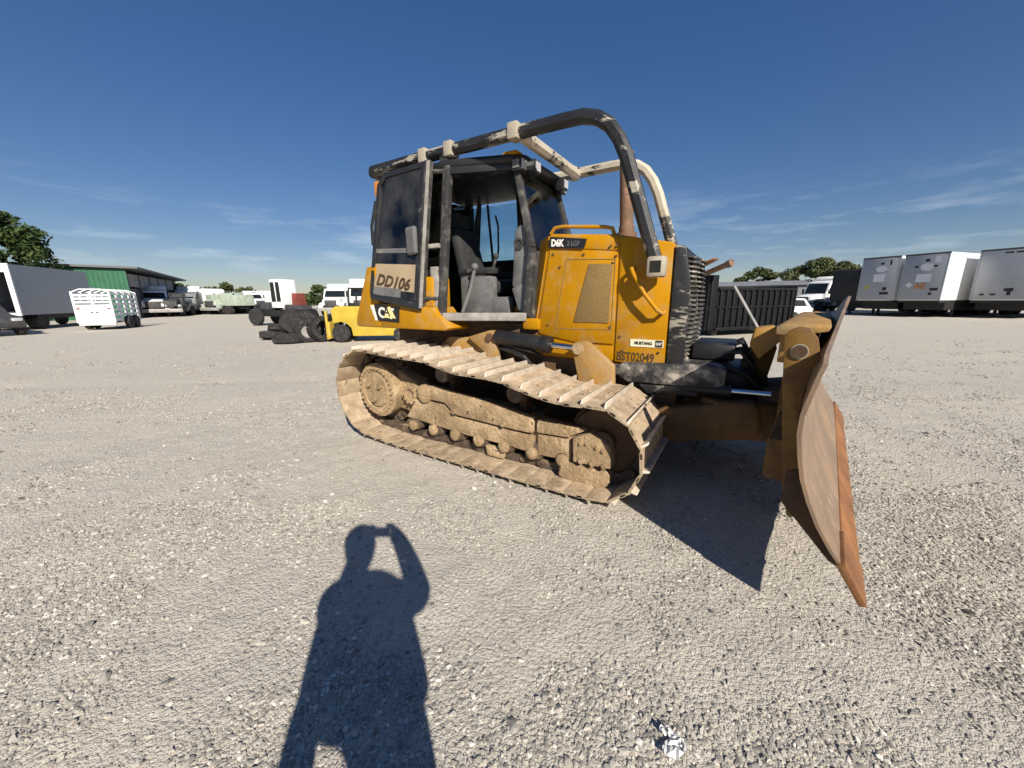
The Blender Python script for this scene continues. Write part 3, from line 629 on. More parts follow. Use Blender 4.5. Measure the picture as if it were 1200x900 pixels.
MB().hexa([(.30,-.50,1.27),(.352,-.49,1.27),(.352,.49,1.27),(.30,.50,1.27),(.31,-.50,1.95),(.352,-.49,1.95),(.352,.49,1.95),(.31,.50,1.95)]).build('dashboard', 'interior', CABO, bevel=.01)
# left door is shut: frame bars and glass
bar((-.10, .71, 1.35), (-.17, .575, 2.72), .028, 'cab_black', 'door_bar')
pane([(-.48, .76, 2.02), (.30, .52, 2.02), (.10, .45, 2.70), (-.46, .69, 2.70)])
MB().hexa([(-.48,.825,1.34),(.30,.525,1.34),(.30,.545,1.34),(-.48,.85,1.34),(-.48,.745,2.02),(.32,.50,2.02),(.32,.52,2.02),(-.48,.77,2.02)]).build('door_panel', 'interior', CABO)
MB().hexa([(-1.33,.77,1.78),(-.52,.80,1.78),(-.52,.81,1.78),(-1.33,.785,1.78),(-1.33,.745,2.02),(-.52,.775,2.02),(-.52,.785,2.02),(-1.33,.755,2.02)]).build('trim_panel', 'interior', CABO)
bar((-.98, .79, 1.80), (-1.0, .68, 2.74), .020, 'cab_black', 'window_bar')
MB().tube([(-1.22, .60, 1.9), (-1.16, .58, 2.15), (-1.10, .56, 2.40), (-1.04, .55, 2.74)], [.06, .07, .05, .03], 8).build('belt_post', 'interior', CABO)
MB().tube([(-.86, .70, 2.08), (-.82, .66, 2.15), (-.80, .63, 2.45), (-.84, .63, 2.58)], .013, 8).build('grab_rail', 'interior', CABO)
MB().box(-.30, .02, -.42, -.30, 1.335, 1.52).build('floor_box', 'interior_grey', CABO, bevel=.02)
MB().box(-.16, .10, -.26, .1, 1.335, 1.44).build('floor_mat_roll', 'interior', CABO, bevel=.03)
MB().tube([(-.46, -.60, 1.36), (-.40, -.52, 1.62), (-.36, -.50, 1.80)], .02, 8).ball((-.355, -.50, 1.83), .04, n=6).build('park_lever', 'interior_grey', CABO)
# dust-white latch post and patched panel behind the door opening
MB().box(-.64, -.545, -.872, -.842, 1.32, 1.82).build('latch_panel', 'dusty_sill', CABO, bevel=.006)
MB().box(-.80, -.65, -.868, -.845, 1.36, 1.60).build('latch_panel', 'dusty_sill', CABO, bevel=.006)
# seat, consoles, levers
se = thing('seat', '', '') if False else None
sb = MB().box(-.72, -.20, -.25, .25, 1.55, 1.70).build('seat', 'seat_fabric', CABO, bevel=.05, seg=3)
MB().hexa([(-.80,-.23,1.68),(-.66,-.23,1.68),(-.66,.23,1.68),(-.80,.23,1.68),(-.96,-.20,2.30),(-.84,-.20,2.32),(-.84,.20,2.32),(-.96,.20,2.30)]).build('backrest', 'seat_fabric', sb, bevel=.05, seg=3)
MB().box(-.99, -.89, -.13, .13, 2.33, 2.50).build('headrest', 'seat_fabric', sb, bevel=.03)
MB().box(-.68, -.26, -.20, .20, 1.335, 1.55).build('seat_base', 'interior', sb, bevel=.02)
for s in (-1, 1):
    MB().box(-.62, -.20, s*.36-.07, s*.36+.07, 1.335, 1.74).build('armrest_console', 'interior_grey', sb, bevel=.03)
    MB().box(-.66, -.18, s*.36-.06, s*.36+.06, 1.76, 1.83).build('armrest', 'seat_fabric', sb, bevel=.025)
    MB().tube([(-.22, s*.36, 1.80), (-.18, s*.36, 1.92)], .016, 8).ball((-.175, s*.36, 1.94), .032, n=6).build('joystick', 'interior', sb)
MB().prism([(.10,1.62),(.13,2.14),(.20,2.20),(.26,2.18),(.30,1.94),(.30,1.62),(.24,1.56)], -.49, -.44).build('dash_panel', 'interior_grey', CABO, bevel=.015)
MB().prism([(.17,1.40),(.10,1.60),(.24,1.66),(.30,1.62),(.30,1.34),(.22,1.34)], -.50, -.45).build('dash_panel', 'interior_grey', CABO, bevel=.012)
MB().lathe([(.01, 0), (.05, 0), (.055, -.012), (.035, -.014), (.03, -.005), (.005, -.005)], (.185, -.492, 2.02), n=20).build('speaker', 'interior', CABO)
MB().box(.0, .06, -.30, -.24, 1.335, 1.42).build('pedal', 'orange', CABO, bevel=.008)
MB().tube([(.28, -.30, 1.9), (.12, -.30, 1.98), (.06, -.28, 2.10), (.05, -.20, 2.16)], .014, 8).build('steering_lever', 'interior', CABO)
MB().box(-.02, .28, -.22, .22, 1.70, 1.95).build('instrument_console', 'interior', CABO, bevel=.03)
MB().tube([(.10, .43, 1.9), (.06, .46, 2.05), (.06, .46, 2.35), (.10, .43, 2.45)], .014, 8).build('grab_rail', 'interior', CABO)
MB().tube([(-.40, .66, 1.95), (-.42, .64, 2.10), (-.42, .60, 2.40), (-.40, .58, 2.52)], .014, 8).build('grab_rail', 'interior', CABO)
# work lights, beacon, wiring on the roof
for (x, y) in ((.25, -.33), (.17, -.46), (.25, .33), (.17, .46)):
    lt = MB().box(x-.05, x+.05, y-.06, y+.06, 2.66, 2.78).build('work_light', 'black', CABO, bevel=.012)
    MB().box(x+.051, x+.058, y-.045, y+.045, 2.68, 2.76).build('lens', 'lamp_lens', lt)
    if y < 0: MB().box(x-.035, x+.035, y-.067, y-.061, 2.685, 2.755).build('lens', 'interior_grey', lt)
MB().prism([(-.04,2.815),(.04,2.85),(.16,2.845),(.20,2.815)], -.50, -.42).build('light_bracket', 'yellow', CABO, bevel=.008)
for y in (-.62, .62): 
    lt = MB().box(-1.50, -1.38, y-.16, y-.02, 2.60, 2.76).build('rear_light', 'orange', CABO, bevel=.015)
    MB().tube([(-1.44, y-.09, 2.60), (-1.42, y-.14, 2.35), (-1.44, y-.17, 2.15), (-1.37, y-.15, 1.9)], .014, 6).build('wiring', 'black', CABO)
# --- right door, swung right back along the cab side
def dpt(u, v, off=0.):   # u 0..1 rear->hinge edge, v 0..1 bottom->top
    b0, b1, t0, t1 = Vector((-1.45,-.985,1.50)), Vector((-.69,-.955,1.42)), Vector((-1.40,-.78,2.80)), Vector((-.645,-.775,2.82))
    p = (b0*(1-u)+b1*u)*(1-v)+(t0*(1-u)+t1*u)*v
    return p+Vector((0, -.99, -.15))*off
def dbar(u0, v0, u1, v1, r, name, mat, par): return MB().tube([dpt(u0, v0), dpt(u1, v1)], r, 4, up=(0, 1, 0) if abs(v1-v0) > .5 else (0, 0, 1)).build(name, mat, par, bevel=.006)
def dquad(u0, u1, v0, v1, off, th, name, mat, par):
    c = [(u0, v0), (u1, v0), (u1, v1), (u0, v1)]
    return MB().hexa([dpt(u, v, off) for u, v in c]+[dpt(u, v, off+th) for u, v in c]).build(name, mat, par)
door = dbar(.97, 0, .97, 1, .045, 'cab_door', 'cab_grey', DZ)
dbar(.03, 0.05, .045, .93, .036, 'door_frame', 'cab_black', door); dbar(.03, .03, .97, .0, .045, 'door_frame', 'cab_black', door)
dbar(.13, .985, .97, .985, .034, 'door_frame', 'cab_black', door); dbar(.045, .92, .15, .985, .034, 'door_frame', 'cab_black', door)
dbar(.88, .02, .88, .98, .03, 'door_frame', 'cab_black', door)
dquad(.985, 1.03, .0, .995, .035, .012, 'door_edge', 'dusty_sill', door)
dquad(.04, .88, .03, .97, 0, .006, 'glass', 'door_glass', door)
pn = dquad(.06, .86, .10, .30, .009, .004, 'reflection_panel', 'reflection_tan', door)  # tan sheet behind the lettering paints the ground's reflection in the lower glass
dquad(.05, .60, .05, .115, .016, .003, 'grey_strip', 'interior_grey', door)
dquad(.05, .87, .385, .42, .009, .006, 'door_rail', 'interior_grey', door)
a_ = dpt(.11, .135, .020); xd = (dpt(.9, .16)-dpt(.1, .19)); yd = (dpt(.5, .5)-dpt(.5, .1))
text('DD106', .165, 'stencil', pn, a_, xdir=xd, ydir=yd-xd.normalized()*yd.dot(xd.normalized()), shear=.22, bold=.004, wx=1.0)
mr_ = dpt(.80, .47, .05)
MB().box(-.085, .085, -.028, .028, -.135, .135, Matrix.Translation(mr_) @ Matrix.Rotation(R(-14), 4, 'Z')).build('mirror', 'interior_grey', door, bevel=.026, seg=3)
MB().tube([dpt(.80, .47, .03), dpt(.93, .42, .03)], .012, 6).build('mirror_arm', 'black', door)
MB().tube([dpt(-.0, .80, .02), dpt(-.02, .6, .04), dpt(.0, .45, .02)], .018, 6).build('door_handle', 'black', door)
for v in (.06, .93): MB().tube([dpt(.98, v, -.02), Vector((-.52, -.84 if v < .5 else -.72, dpt(.98, v).z))], .022, 6).build('hinge', 'cab_grey', door)

# --- nose guard, C-frame, blade
ng = MB().prism([(1.14,.885),(1.29,.955),(1.95,.985),(2.06,.96),(2.06,.83),(1.95,.80),(1.32,.785)], -.56, .56).build('nose_guard', 'guard_worn', DZ, bevel=.012)
MB().prism([(1.41,.775),(1.93,.795),(1.86,.72),(1.48,.695)], -.54, .54).build('nose_guard_lip', 'guard_worn', ng, bevel=.008)
MB().box(1.78, 2.10, -.30, .30, .99, 1.12).build('valve_block', 'black', ng, bevel=.02)
MB().box(1.80, 2.24, -.40, .36, .66, .93).build('manifold', 'black', ng, bevel=.03)
for y in (-.46, -.42): MB().tube([(1.9, y, .93), (2.08, y+.02, .96), (2.2, y+.03, .90), (2.30, y+.05, .80)], .020, 8).build('hydraulic_hose', 'black', ng)
for k, y in enumerate((-.28, -.18, .1, .22)):
    MB().tube([(1.98, y, 1.05), (2.14, y-.03, 1.07+.02*k), (2.22, y-.04, .98), (2.26, y, .86), (2.36, y, .80)], .018, 8).build('hydraulic_hose', 'black', ng)
cf = MB()
for s in (-1, 1): cf.prism([(.55,.36),(.60,.56),(1.2,.60),(1.70,.62),(2.10,.72),(2.26,.745),(2.30,.70),(2.315,.54),(2.25,.445),(1.75,.335),(1.0,.32)], s*.44, s*.64)
CF = cf.build('c_frame', 'frame_brown', DZ, bevel=.03, seg=3)
MB().prism([(-.64,.0),(-.5,.40),(-.2,.52),(.2,.52),(.5,.40),(.64,.0),(.5,-.12),(-.5,-.12)], 0, .30, 'z', Matrix.Translation((2.02, 0, .42)) @ Matrix.Rotation(R(-90), 4, 'Z')).build('frame_nose', 'frame_brown', CF, bevel=.02)
for s in (-1, 1): MB().prism([(2.05,.70),(2.20,1.06),(2.25,1.20),(2.34,1.22),(2.38,1.10),(2.32,.70)], s*.10, s*.17).build('tower_plate', 'blade_paint', CF, bevel=.008)
MB().prism([(2.19,1.13),(2.21,1.27),(2.33,1.29),(2.40,1.20),(2.26,1.03)], -.38, -.22).build('tower_lug', 'yellow_muddy', CF, bevel=.012)
for s in (-1, 1):
    ac = MB().cyl((1.72, s*.49, .775), (2.11, s*.52, .79), .05, n=18).build('angle_cylinder', 'black', CF)
    MB().cyl((2.10, s*.52, .79), (2.36, s*.54, .80), .024, n=14).build('piston_rod', 'chrome', ac)
# blade: frame turned 8 degrees
A0 = Vector((2.40, -1.87, 0)); AD = Vector((.143, .9897, 0)); AN = Vector((.9897, -.143, 0)); BL = 3.22
def bp(t, xo, z): p = A0+AD*t+AN*xo; return (p.x, p.y, z)
prof_ = [(.215,.365),(.165,.43),(.105,.53),(.060,.63),(.025,.73),(.004,.83),(-.012,.93),(-.012,1.02),(.004,1.11),(.018,1.19),(.032,1.25)]
def topz(t): return np.interp(t, [0, .25, 1.2, 2.05, 2.3, 3.0, BL], [1.235, 1.26, 1.385, 1.50, 1.50, 1.28, 1.235])
ts = [0, .12, .25, .5, .8, 1.2, 1.6, 2.05, 2.3, 2.65, 3.0, BL]
vs_ = []
for t_ in ts:
    for (xo, z) in prof_:
        zz = .365+(z-.365)*(topz(t_)-.365)/(1.25-.365); vs_.append(bp(t_, xo+(.40 if z > 1.15 else .1 if z > 1. else 0)*max(0, zz-z), zz))
m_ = len(prof_); fs_ = [(i*m_+k, (i+1)*m_+k, (i+1)*m_+k+1, i*m_+k+1) for i in range(len(ts)-1) for k in range(m_-1)]
n0 = len(vs_); vb = []
for t_i, t_ in enumerate(ts):
    for k in range(m_):
        p = Vector(vs_[t_i*m_+k])-AN*.017+Vector((0, 0, .004)); vb.append(tuple(p))
fb = [tuple(i+n0 for i in f[::-1]) for f in fs_]
ed = []
T_ = len(ts)-1
for k in range(m_-1): ed += [(k, k+1, n0+k+1, n0+k), (T_*m_+k+1, T_*m_+k, n0+T_*m_+k, n0+T_*m_+k+1)]
for i in range(T_): ed += [(i*m_, n0+i*m_, n0+(i+1)*m_, (i+1)*m_), (i*m_+m_-1, (i+1)*m_+m_-1, n0+(i+1)*m_+m_-1, n0+i*m_+m_-1)]
BLD = MB().add(vs_+vb, fs_+fb+ed).build('blade', 'moldboard', DZ)
def bprism(pts, t0, t1, name, mat, par=BLD, bevel=.004):
    M = Matrix(((AN.x, AD.x, 0, A0.x), (AN.y, AD.y, 0, A0.y), (0, 0, 1, 0), (0, 0, 0, 1)))
    return MB().prism(pts, t0, t1, 'y', M).build(name, mat, par, bevel=bevel)
for t0, t1 in ((.30, 1.61), (1.612, 2.92)): bprism([(.176,.385),(.202,.395),(.290,.25),(.266,.24)], t0, t1, 'cutting_edge', 'rust')
for t0, t1 in ((-.01, .298), (2.922, BL+.01)): bprism([(.174,.39),(.206,.402),(.297,.245),(.271,.235)], t0, t1, 'end_bit', 'rust')
for t0 in (.12, BL-.15): bprism([(-.045,.70),(-.045,.545),(.16,.32),(.235,.285),(.19,.345),(.13,.42),(.06,.54),(.0,.72)], t0, t0+.03, 'corner_gusset', 'rust_dark')
for t0 in (.30, BL-.34):
    ep = bprism([(-.145,1.31),(-.125,1.345),(-.09,1.36),(-.05,1.355),(-.015,1.31),(.008,1.215),(-.012,1.17),(-.032,1.04),(-.034,.92),(-.012,.80),(.04,.60),(.10,.48),(.08,.40),(-.015,.39),(-.05,.52),(-.10,.9)], t0, t0+.04, 'rib_plate', 'blade_paint', bevel=.006)
    e_ = Vector(bp(t0-.003, -.075, 1.245)); MB().cyl(e_, e_-AD*.006, .036, n=20).build('lifting_eye', 'cream_worn', ep)
    MB().cyl(e_-AD*.006, e_-AD*.009, .031, n=20).build('eye_bore', 'rust_dark', ep)
for t0 in (.95, 1.35, 2.0, 2.4): bprism([(-.16,1.28),(-.02,1.28),(-.03,1.0),(-.02,.80),(.06,.56),(-.05,.52),(-.16,.70)], t0, t0+.03, 'rib_plate', 'blade_paint')
bprism([(-.20,1.30),(-.20,1.345),(-.16,1.36),(.03,1.355),(.02,1.325),(-.10,1.30)], .55, 2.65, 'top_shelf', 'yellow_muddy', bevel=.006)
bprism([(-.19,1.12),(-.19,1.30),(-.10,1.30),(-.02,1.26),(-.035,1.12)], .75, 2.45, 'top_beam', 'yellow_muddy', bevel=.01)
bprism([(-.15,.55),(-.15,.78),(.0,.78),(.06,.55)], .34, 2.88, 'lower_beam', 'blade_paint', bevel=.015)
bprism([(-.30,.46),(-.34,.80),(-.05,.86),(.06,.46)], 1.40, 2.0, 'pivot_block', 'rust_dark', bevel=.03)
MB().tube([(2.225, -.30, 1.27), (2.035, -.30, 1.585)], .011, 6).build('sight_rod', 'rim_grey', BLD)

# ------------------------------------------------------------------ yard behind the bulldozer
def ray_(px, py):
    f = 433; M = cam.rotation_euler.to_matrix(); return M @ Vector(((px-600)/f, (450-py)/f, -1))
def at(px, py, dist):
    """world point seen at pixel (1200x900 photo) at a horizontal distance"""
    d = ray_(px, py); k = dist/math.hypot(d.x, d.y); return Vector((d.x*k, d.y*k, CAM_H+d.z*k))
def wheel(par, x, y, r, w_, rim='rim_grey', name='wheel', z=None):
    z = r if z is None else z
    ty = MB().lathe([(r*.55, -w_/2), (r*.93, -w_/2), (r, -w_*.36), (r, w_*.36), (r*.93, w_/2), (r*.55, w_/2)], (x, y, z), n=22).build(name, 'tyre', par)
    MB().lathe([(r*.08, -w_*.42), (r*.30, -w_*.40), (r*.34, -w_*.30), (r*.50, -w_*.28), (r*.56, -w_*.46), (r*.56, w_*.46), (r*.50, w_*.28), (r*.34, w_*.30), (r*.30, w_*.40), (r*.08, w_*.42)], (x, y, z), n=18).build('rim', rim, ty)
    return ty
def semi_trailer(label, cx, cy, rz, W=2.4, L=13.5, z0=1.18, z1=4.35, mat='trailer_grey', side='white_paint', group=None):
    t = thing('semi_trailer', label, 'trailer', (cx, cy, 0), rz, group)
    bd = MB().box(-L, 0, -W/2, W/2, z0, z1).build('box_body', side, t, bevel=.05)
    MB().box(.002, .03, -W/2+.06, W/2-.06, z0+.06, z1-.08).build('nose_panel', mat, bd, bevel=.01)
    MB().box(-.06, .06, -W/2-.02, W/2+.02, z1-.09, z1+.02).build('top_rail', 'dark_grey', bd, bevel=.01)
    for s in (-1, 1): MB().box(-.05, .045, s*W/2-.06 if s > 0 else s*W/2-.02, s*W/2+.02 if s > 0 else s*W/2+.06, z0, z1-.09).build('corner_post', mat, bd, bevel=.01)
    MB().box(-L, -.9, -W/2+.04, W/2-.04, z0-.66, z0-.002).build('underframe_shade', 'dark', t); MB().box(-.9, -.05, -W/2+.04, W/2-.04, z0-.16, z0-.002).build('kingpin_plate', 'dark', t)  # underframe box deepened so its dark shape supplies the shade under the trailer
    for s in (-1, 1):
        lg = MB().box(-2.75, -2.6, s*.85-.07, s*.85+.07, .05, z0-.63).build('landing_leg', 'dark_grey', t); MB().box(-2.85, -2.5, s*.85-.15, s*.85+.15, 0, .05).build('foot', 'dark_grey', lg)
        for x in (-L+1.2, -L+2.5): wheel(t, x, s*(W/2-.32), .52, .55)
    MB().box(-L-.03, -L+.1, -W/2, W/2, .5, .62).build('rear_bumper', 'dark_grey', t)
    return t, bd
e_ = Vector((.94, .35)); ang = math.atan2(-.35, -.94)
G3 = 'semi-trailers parked nose outward at the yard edge'
t1, b1_ = semi_trailer('grey-nosed semi-trailer with a yellow mark, beside the black trailer', 27.90, 29.14, ang, 2.22, group=G3)
t2, b2_ = semi_trailer('grey-nosed semi-trailer with round emblem and orange letters, sunlit white side', 28.80, 26.84, ang, 2.24, group=G3)
t3, b3_ = semi_trailer('plain grey-nosed semi-trailer parked alone past the gap', 31.92, 24.78, ang, 2.6, z1=4.42, group=G3)
t0_, b0_ = semi_trailer('black-nosed semi-trailer squeezed behind the row of grey noses', 28.45, 32.35, ang, 2.2, z1=3.7, mat='dark', side='dark_grey', group=G3)
def nose(par, y0, y1, z0, z1, mat, name): return MB().box(.032, .038, y0, y1, z0, z1).build(name, mat, par)
def disc(par, y, z, ry, rz_, mat): return MB().prism([(y+ry*math.cos(k*.3142), z+rz_*math.sin(k*.3142)) for k in range(20)], .032, .038, 'x').build('emblem', mat, par)
mk('faded_white', (.68, .70, .73), .5, 0, .05, 2); mk('faded_yellow', (.45, .42, .12), .5, 0, .1, 2); mk('orange_letters', (.55, .22, .04), .5)
disc(b1_, .12, 3.48, .34, .22, 'faded_white'); nose(b1_, -.28, .42, 2.55, 3.12, 'faded_white', 'placard'); nose(b1_, -.75, -.42, 2.05, 2.32, 'faded_yellow', 'placard')
nose(b1_, .38, .62, 1.92, 2.15, 'dark', 'connector'); nose(b1_, .25, .78, 1.62, 1.80, 'dark', 'connector'); nose(b1_, .02, .22, 3.80, 3.95, 'dark', 'marker'); nose(b1_, .55, .66, 3.75, 4.10, 'dark', 'marker')
disc(b2_, .12, 3.45, .34, .26, 'faded_white'); nose(b2_, -.32, .45, 2.45, 2.98, 'faded_white', 'placard'); nose(b2_, .45, .75, 3.72, 4.15, 'faded_white', 'placard')
for y in (-.42, .55): nose(b2_, y-.10, y+.10, 3.42, 3.55, 'dark', 'marker')
nose(b2_, -.02, .2, 3.80, 3.98, 'dark', 'marker'); nose(b2_, .5, .92, 1.85, 2.02, 'dark', 'connector'); nose(b2_, .48, .64, 1.55, 1.72, 'dark', 'connector')
MB().prism([(-.82, 2.25), (-.62, 2.45), (-.42, 2.25), (-.62, 2.05)], .032, .037, 'x').build('placard', 'faded_white', b2_)
text('AE', .50, 'orange_letters', b2_, (.040, -.34, 2.0), xdir=(0, 1, 0), ydir=(0, 0, 1), bold=.02)
nose(b3_, -.9, -.7, 1.50, 1.62, 'dark', 'marker'); nose(b3_, -.45, -.2, 1.5, 1.62, 'dark', 'marker'); nose(b3_, .1, .5, 1.75, 1.95, 'dark', 'connector'); nose(b3_, .25, .42, 1.5, 1.75, 'dark', 'connector')
nose(b3_, -.25, .1, 4.12, 4.22, 'dark', 'marker'); nose(b3_, .2, .5, 4.12, 4.22, 'dark', 'marker')

# --- open-backed box truck, left
bt = thing('box_truck', 'white box truck with open back, grey side in shade', 'truck', (-26.1, 20.1, 0), math.atan2(-.917, .40))
W_, L_ = 2.5, 6.4     # local +X points out of its open rear; near corner at origin is its +Y side
bx = MB(); bx.box(-L_, 0, -.06, 0, .82, 3.44); bx.box(-L_, 0, -W_, -W_+.06, .82, 3.44); bx.box(-L_, 0, -W_+.06, -.06, 3.37, 3.44); bx.box(-L_, 0, -W_+.06, -.06, .82, .94); bx.box(-L_, -L_+.06, -W_+.06, -.06, .94, 3.37)
BX = bx.build('box_body', 'trailer_grey', bt)
fr_ = MB(); fr_.box(.002, .10, -.17, .02, .78, 3.46); fr_.box(.002, .10, -W_-.02, -W_+.15, .78, 3.46); fr_.box(.002, .10, -W_+.15, -.17, 3.02, 3.46); fr_.box(.002, .10, -W_+.15, -.17, .78, .92); fr_.build('rear_frame', 'white_clean', BX, bevel=.01)
MB().box(-L_-.1, 0, -W_+.5, -.5, .55, .80).build('chassis', 'dark', bt)
for x in (-1.5,): 
    for y in (-.30, -W_+.30): wheel(bt, x, y, .48, .5)
for y in (-.28, -W_+.28): wheel(bt, -L_-.9, y, .48, .30)
cb = MB().prism([(-L_-.15,.7),(-L_-.15,2.5),(-L_-1.1,2.5),(-L_-1.6,1.7),(-L_-2.3,1.55),(-L_-2.4,.7)], -W_+.2, -.2).build('cab', 'white_clean', bt, bevel=.06)
MB().box(.05, .12, -W_+.1, -.1, .45, .58).build('rear_bumper', 'dark_grey', bt)
MB().box(-.62, -.1, -W_+.3, -.9, .94, 1.5).build('cargo_box', 'dark_grey', bt, bevel=.03)
# dark pickup, nose just in view beside it
def car(name, label, cat, loc, rz, body, pts, W, win, group=None, wr=.36, wx=(-.9, 1.7)):
    t = thing(name, label, cat, loc, rz, group)
    b = MB().prism(pts, -W/2, W/2).build('body', body, t, bevel=.07, seg=3)
    for s in (-1, 1):
        MB().prism(win, s*(W/2-.01), s*(W/2+.006)).build('side_window', 'window_dark', b)
        for x in wx: wheel(t, x, s*(W/2-.10), wr, .24)
        MB().box(pts[0][0]-.02, pts[0][0]+.04, s*W*.36-.14, s*W*.36+.14, .68, .80).build('tail_lamp', 'red_brown', b, bevel=.01)
        mx = max(p[0] for p in pts); MB().box(mx-.12, mx+.01, s*W*.36-.16, s*W*.36+.16, .66, .80).build('headlight', 'lamp_lens', b, bevel=.02)
    return t
CARP = [(-2.3,.35),(-2.32,.85),(-2.1,1.0),(-1.6,1.40),(.2,1.45),(.95,.98),(2.1,.85),(2.25,.6),(2.2,.35)]
CARW = [(-1.75,1.0),(-1.45,1.32),(.12,1.36),(.7,1.0)]
p = at(2, 384, 30); car('parked_car', 'dark parked car at the tail of the open box truck', 'car', (p.x-.6, p.y-.5, 0), R(-20), 'dark_grey', CARP, 1.8, CARW)
# --- livestock trailer
sv = Vector((-.46, .888)); rz_ = math.atan2(-.888, .46)
LT = thing('stock_trailer', 'small white slatted livestock trailer with solid tailgate', 'trailer', (-21.65, 20.5, 0), rz_)
Wd, Ln = 1.42, 3.2
lt_ = MB().box(.0, .06, -Wd, 0, .26, 1.34).build('tailgate', 'white_clean', LT, bevel=.01)
for z in (1.42, 1.60, 1.78): MB().box(.0, .05, -Wd, 0, z, z+.11).build('slat', 'white_clean', LT)
for y in (0, -Wd, -Wd/2): MB().box(-.03, .08, y-.045, y+.045, .40, 2.02).build('post', 'white_clean', LT)
MB().box(.062, .075, -Wd*.62, -Wd*.40, .9, .96).build('gate_latch', 'dark_grey', lt_)
for y in (-.12, -Wd+.12): MB().box(.062, .08, y-.06, y+.06, 1.10, 1.18).build('tail_lamp', 'red_brown', lt_)
for s_, y in ((0, 0), (1, -Wd)):
    for z in (.46, .74, 1.02, 1.30, 1.58, 1.86): MB().box(-Ln, -.03, y-.03, y+.03, z, z+.13).build('slat', 'white_clean', LT)
    for x in (-.8, -1.6, -2.4, -Ln): MB().box(x-.04, x+.04, y-.06, y+.06, .40, 2.02).build('post', 'white_clean', LT)
    for x in (-1.3, -2.1): wheel(LT, x, y+(-.16 if not s_ else .16)+(.30 if not s_ else -.30), .36, .22)
for x in (-.02, -.8, -1.6, -2.4, -3.2): MB().tube([(x, 0, 2.0), (x, -.3, 2.14), (x, -Wd+.3, 2.14), (x, -Wd, 2.0)], .03, 6).build('roof_bow', 'white_clean', LT)
MB().box(-Ln, 0, -Wd+.03, -.03, .36, .42).build('floor', 'dark_grey', LT)
MB().tube([(-Ln, -Wd/2-.5, .4), (-Ln-1.2, -Wd/2, .45), (-Ln, -Wd/2+.5, .4)], .05, 6).build('tow_bar', 'dark_grey', LT)
# --- metal shed
sd_ = Vector((-8, 13.5)).normalized(); SB = thing('metal_shed', 'open-fronted shed with green ribbed metal end wall and flat roof', 'building', (-33, 33, 0), math.atan2(-sd_.y, -sd_.x))
# local: +X towards the camera along the front, front wall on +Y side; ends at x=0 (green) and x=-16
SL, SWd, SH = 15.5, 9, 4.25
gw = MB(); n_ = 30
for k in range(n_):
    y0 = -SWd+k*SWd/n_; wd = SWd/n_; gw.prism([(0, y0), (.03, y0+.02), (.03, y0+wd*.3), (0, y0+wd*.36), (0, y0+wd), (-.05, y0+wd), (-.05, y0)], 0, SH-.05, 'z')
gw.build('green_wall', 'green_metal', SB, smooth=False)
rfm = MB().hexa([(-SL-2.2, -SWd-.3, SH-.25), (.35, -SWd-.3, SH+.12), (.35, .9, SH-.02), (-SL-2.2, .9, SH-.32), (-SL-2.2, -SWd-.3, SH-.05), (.35, -SWd-.3, SH+.30), (.35, .9, SH+.14), (-SL-2.2, .9, SH-.14)]).build('roof', 'roof_metal', SB)
MB().box(-SL, -.06, -SWd, -SWd+.1, 0, SH-.3).build('back_wall', 'grey_panel', SB); MB().box(-SL, -SL+.1, -SWd+.1, -.05, 0, SH-.4).build('far_wall', 'grey_panel', SB)
for k in range(6):
    x = -.2-k*3.05; MB().box(x-.12, x+.12, -.24, .0, 0, SH-.35).build('post', 'dark_grey', SB)
for k in range(5):
    x1 = -.35-k*3.05; MB().box(x1-2.75, x1, -.10, -.04, 2.75, SH-.40).build('fascia_panel', 'grey_panel', SB)
MB().box(-2.9, -.35, -.14, -.09, 0, 2.6).build('roller_door', 'dark_grey', SB)
MB().box(-8.8, -6.5, -.14, -.09, 0, 2.6).build('white_door', 'white_paint', SB)
